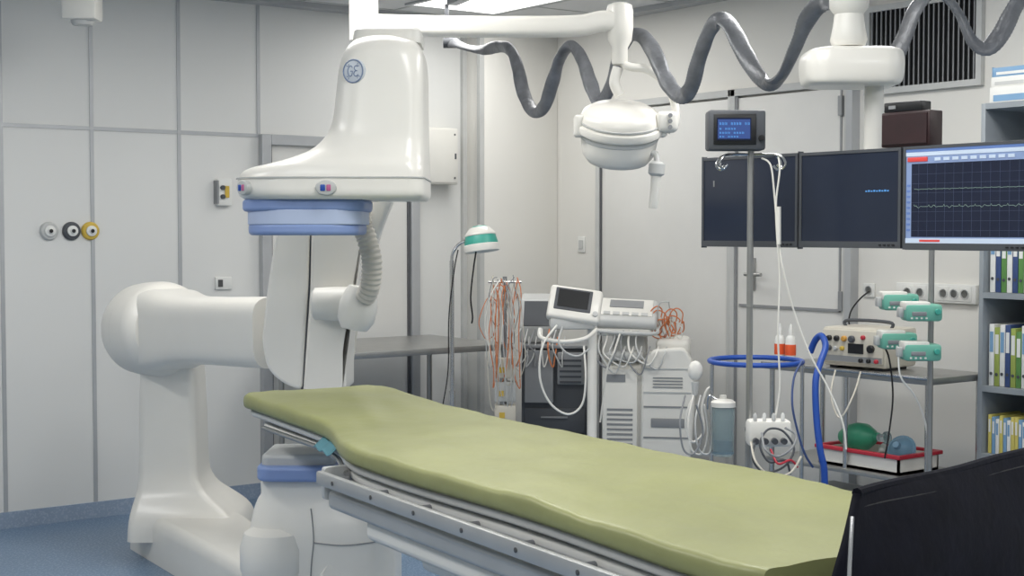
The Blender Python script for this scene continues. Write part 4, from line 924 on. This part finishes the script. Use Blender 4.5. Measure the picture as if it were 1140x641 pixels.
MB(Fq).prism([(x,-.245,z) for x,z in rp([(X_(716),.14,.02),(X_(768),.14,.02),(X_(775),Z_(450),.03),(X_(774),Z_(404),.03),(X_(764),Z_(386),.03),(X_(730),Z_(388),.03),(X_(718),Z_(402),.03)],.03,5)],(0,.09,0)).build('front_shell','white2',t,bev=.014)
for y_ in (410,436,452,486): MB(Fq).b2((X_(720),-.250,Z_(y_)),(X_(771),-.242,Z_(y_-1.5))).build('shell_seam','lgrey' if y_<440 else 'grey',t)
MB(Fq).b2((X_(728),-.252,Z_(474)),(X_(764),-.242,Z_(464)),bev=.004).build('drive_bay','grey',t)
for i in range(4): MB(Fq).b2((X_(730),-.250,Z_(430+i*-3.4)),(X_(762),-.243,Z_(428.8+i*-3.4))).build('vent_louvre','grey',t)
MB(Fq).box((X_(750),.02,zt1+.06),(.18,.3,.12),bev=.03,seg=3).build('rear_hump','white2',t)
MB(Fq).box((X_(702),.0,(zat(362,uf)+zt1)/2),(.18,.16,zat(362,uf)-zt1+.06),bev=.02,seg=3).build('neck','lgrey',t)
MB(Fq).box((X_(698),-.13,zt1+.03),(.2,.12,.05),bev=.02,seg=3).build('drip_tray','lgrey',t)
Rc=Matrix.Rotation(.42,4,'X')@Matrix.Rotation(.05,4,'Y')
cc=Vector((X_(698),-.05,zat(349,uf)))
cs=MB(Fq).box(cc,(.34,.27,.055),R=Rc,bev=.022,seg=3).build('console','lgrey',t)
MB(Fq).box(cc+Rc@Vector((0,.02,.029)),(.28,.19,.006),R=Rc,bev=.002).build('key_field','white2',cs)
for i in range(5): MB(Fq).box(cc+Rc@Vector((-.10+i*.05,-.06,.034)),(.035,.03,.004),R=Rc).build('console_key','lgrey',cs)
MB(Fq).box(cc+Rc@Vector((0,.05,.034)),(.18,.08,.004),R=Rc).build('console_display','grey',cs)
MB(Fq).box(cc+Vector((-.01,-.01,-.075)),(.30,.20,.05),R=Matrix.Rotation(.15,4,'X'),bev=.018,seg=3).build('console_tray','white2',t)
MB(Fq).tube([cc+Rc@Vector((-.165,-.1,-.02)),cc+Rc@Vector((-.15,-.17,-.02)),cc+Rc@Vector((.15,-.17,-.02)),cc+Rc@Vector((.165,-.1,-.02))],.010,10).build('push_handle','lgrey',t)
for i in range(3): 
    MB(Fq).lathe((X_(664)+.0,-.12+i*.08,zt1+.03),(0,0,1),[(.026,0),(.03,.06),(.026,.06),(.022,0)],16).build('probe_holder','lgrey',t)
    MB(Fq).lathe((X_(664)+.0,-.12+i*.08,zt1+.04),(0,0,1),[(0,0),(.018,0),(.02,.05),(.022,.08),(.015,.1),(0,.1)],16).build('probe','white2',t)
for x in (X_(690),X_(758)):
    for y in (-.15,.18): MB(Fq).cyl((x-.02,y,.055),(x+.02,y,.055),.055).build('caster','rubber',t)
random.seed(11)
for i in range(7):
    x=X_(665+i*8); e=X_(680+i*9); mm=['grey','lgrey','white2','lgrey','grey','white2','lgrey'][i]
    MB(Fq).tube([(x,-.15,Z_(368)),(x-.01,-.22,Z_(380)),(x+random.uniform(-.03,.04),-.26,Z_(394)),(e,-.27,Z_(404+random.uniform(-8,14))),(e+.04,-.27,Z_(394)),(e+.05,-.2,Z_(386))],random.choice([.0045,.006]),6).build('probe_cable',mm,t)
for i in range(11):
    x=X_(732)+i*.012; mm=['orange','orange','cream','orange','lgrey','orange','orange','cream','orange','orange','white2'][i]; z0=zt1+.11
    pts=[]; R1=random.uniform(.03,.075); cz=z0+R1*1.2+random.uniform(0,.05)
    for j in range(9): 
        a=j*PI/4; pts.append((x+R1*.6*math.cos(a)+random.uniform(-.014,.014),-.05-.02*math.sin(a)-.008*i+random.uniform(-.01,.01),cz+R1*1.3*math.sin(a)+random.uniform(-.012,.012)))
    MB(Fq).tube(pts,.0036,6,closed=True).build('coiled_cable',mm,t)
cord('white_tube',[(690,372,7.2),(684,390,7.1),(676,410,7.1),(672,440,7.1),(668,470,7.1)],.005,'white2','white probe lead hanging at the left front of the ultrasound machine','tube')

# ---------------------------------------------------------------- camera, world
w=bpy.data.worlds.new('world'); bpy.context.scene.world=w; w.use_nodes=True
w.node_tree.nodes['Background'].inputs[0].default_value=(.9,.92,1,1); w.node_tree.nodes['Background'].inputs[1].default_value=.4
cam=bpy.data.cameras.new('camera'); co=bpy.data.objects.new('camera',cam); C.objects.link(co)
co.location=(0,0,H); co.rotation_euler=(PI/2-TH,0,-PSI); cam.sensor_width=36; cam.lens=36*F/1140; cam.clip_end=60
bpy.context.scene.camera=co
bpy.context.scene.view_settings.view_transform='Standard'
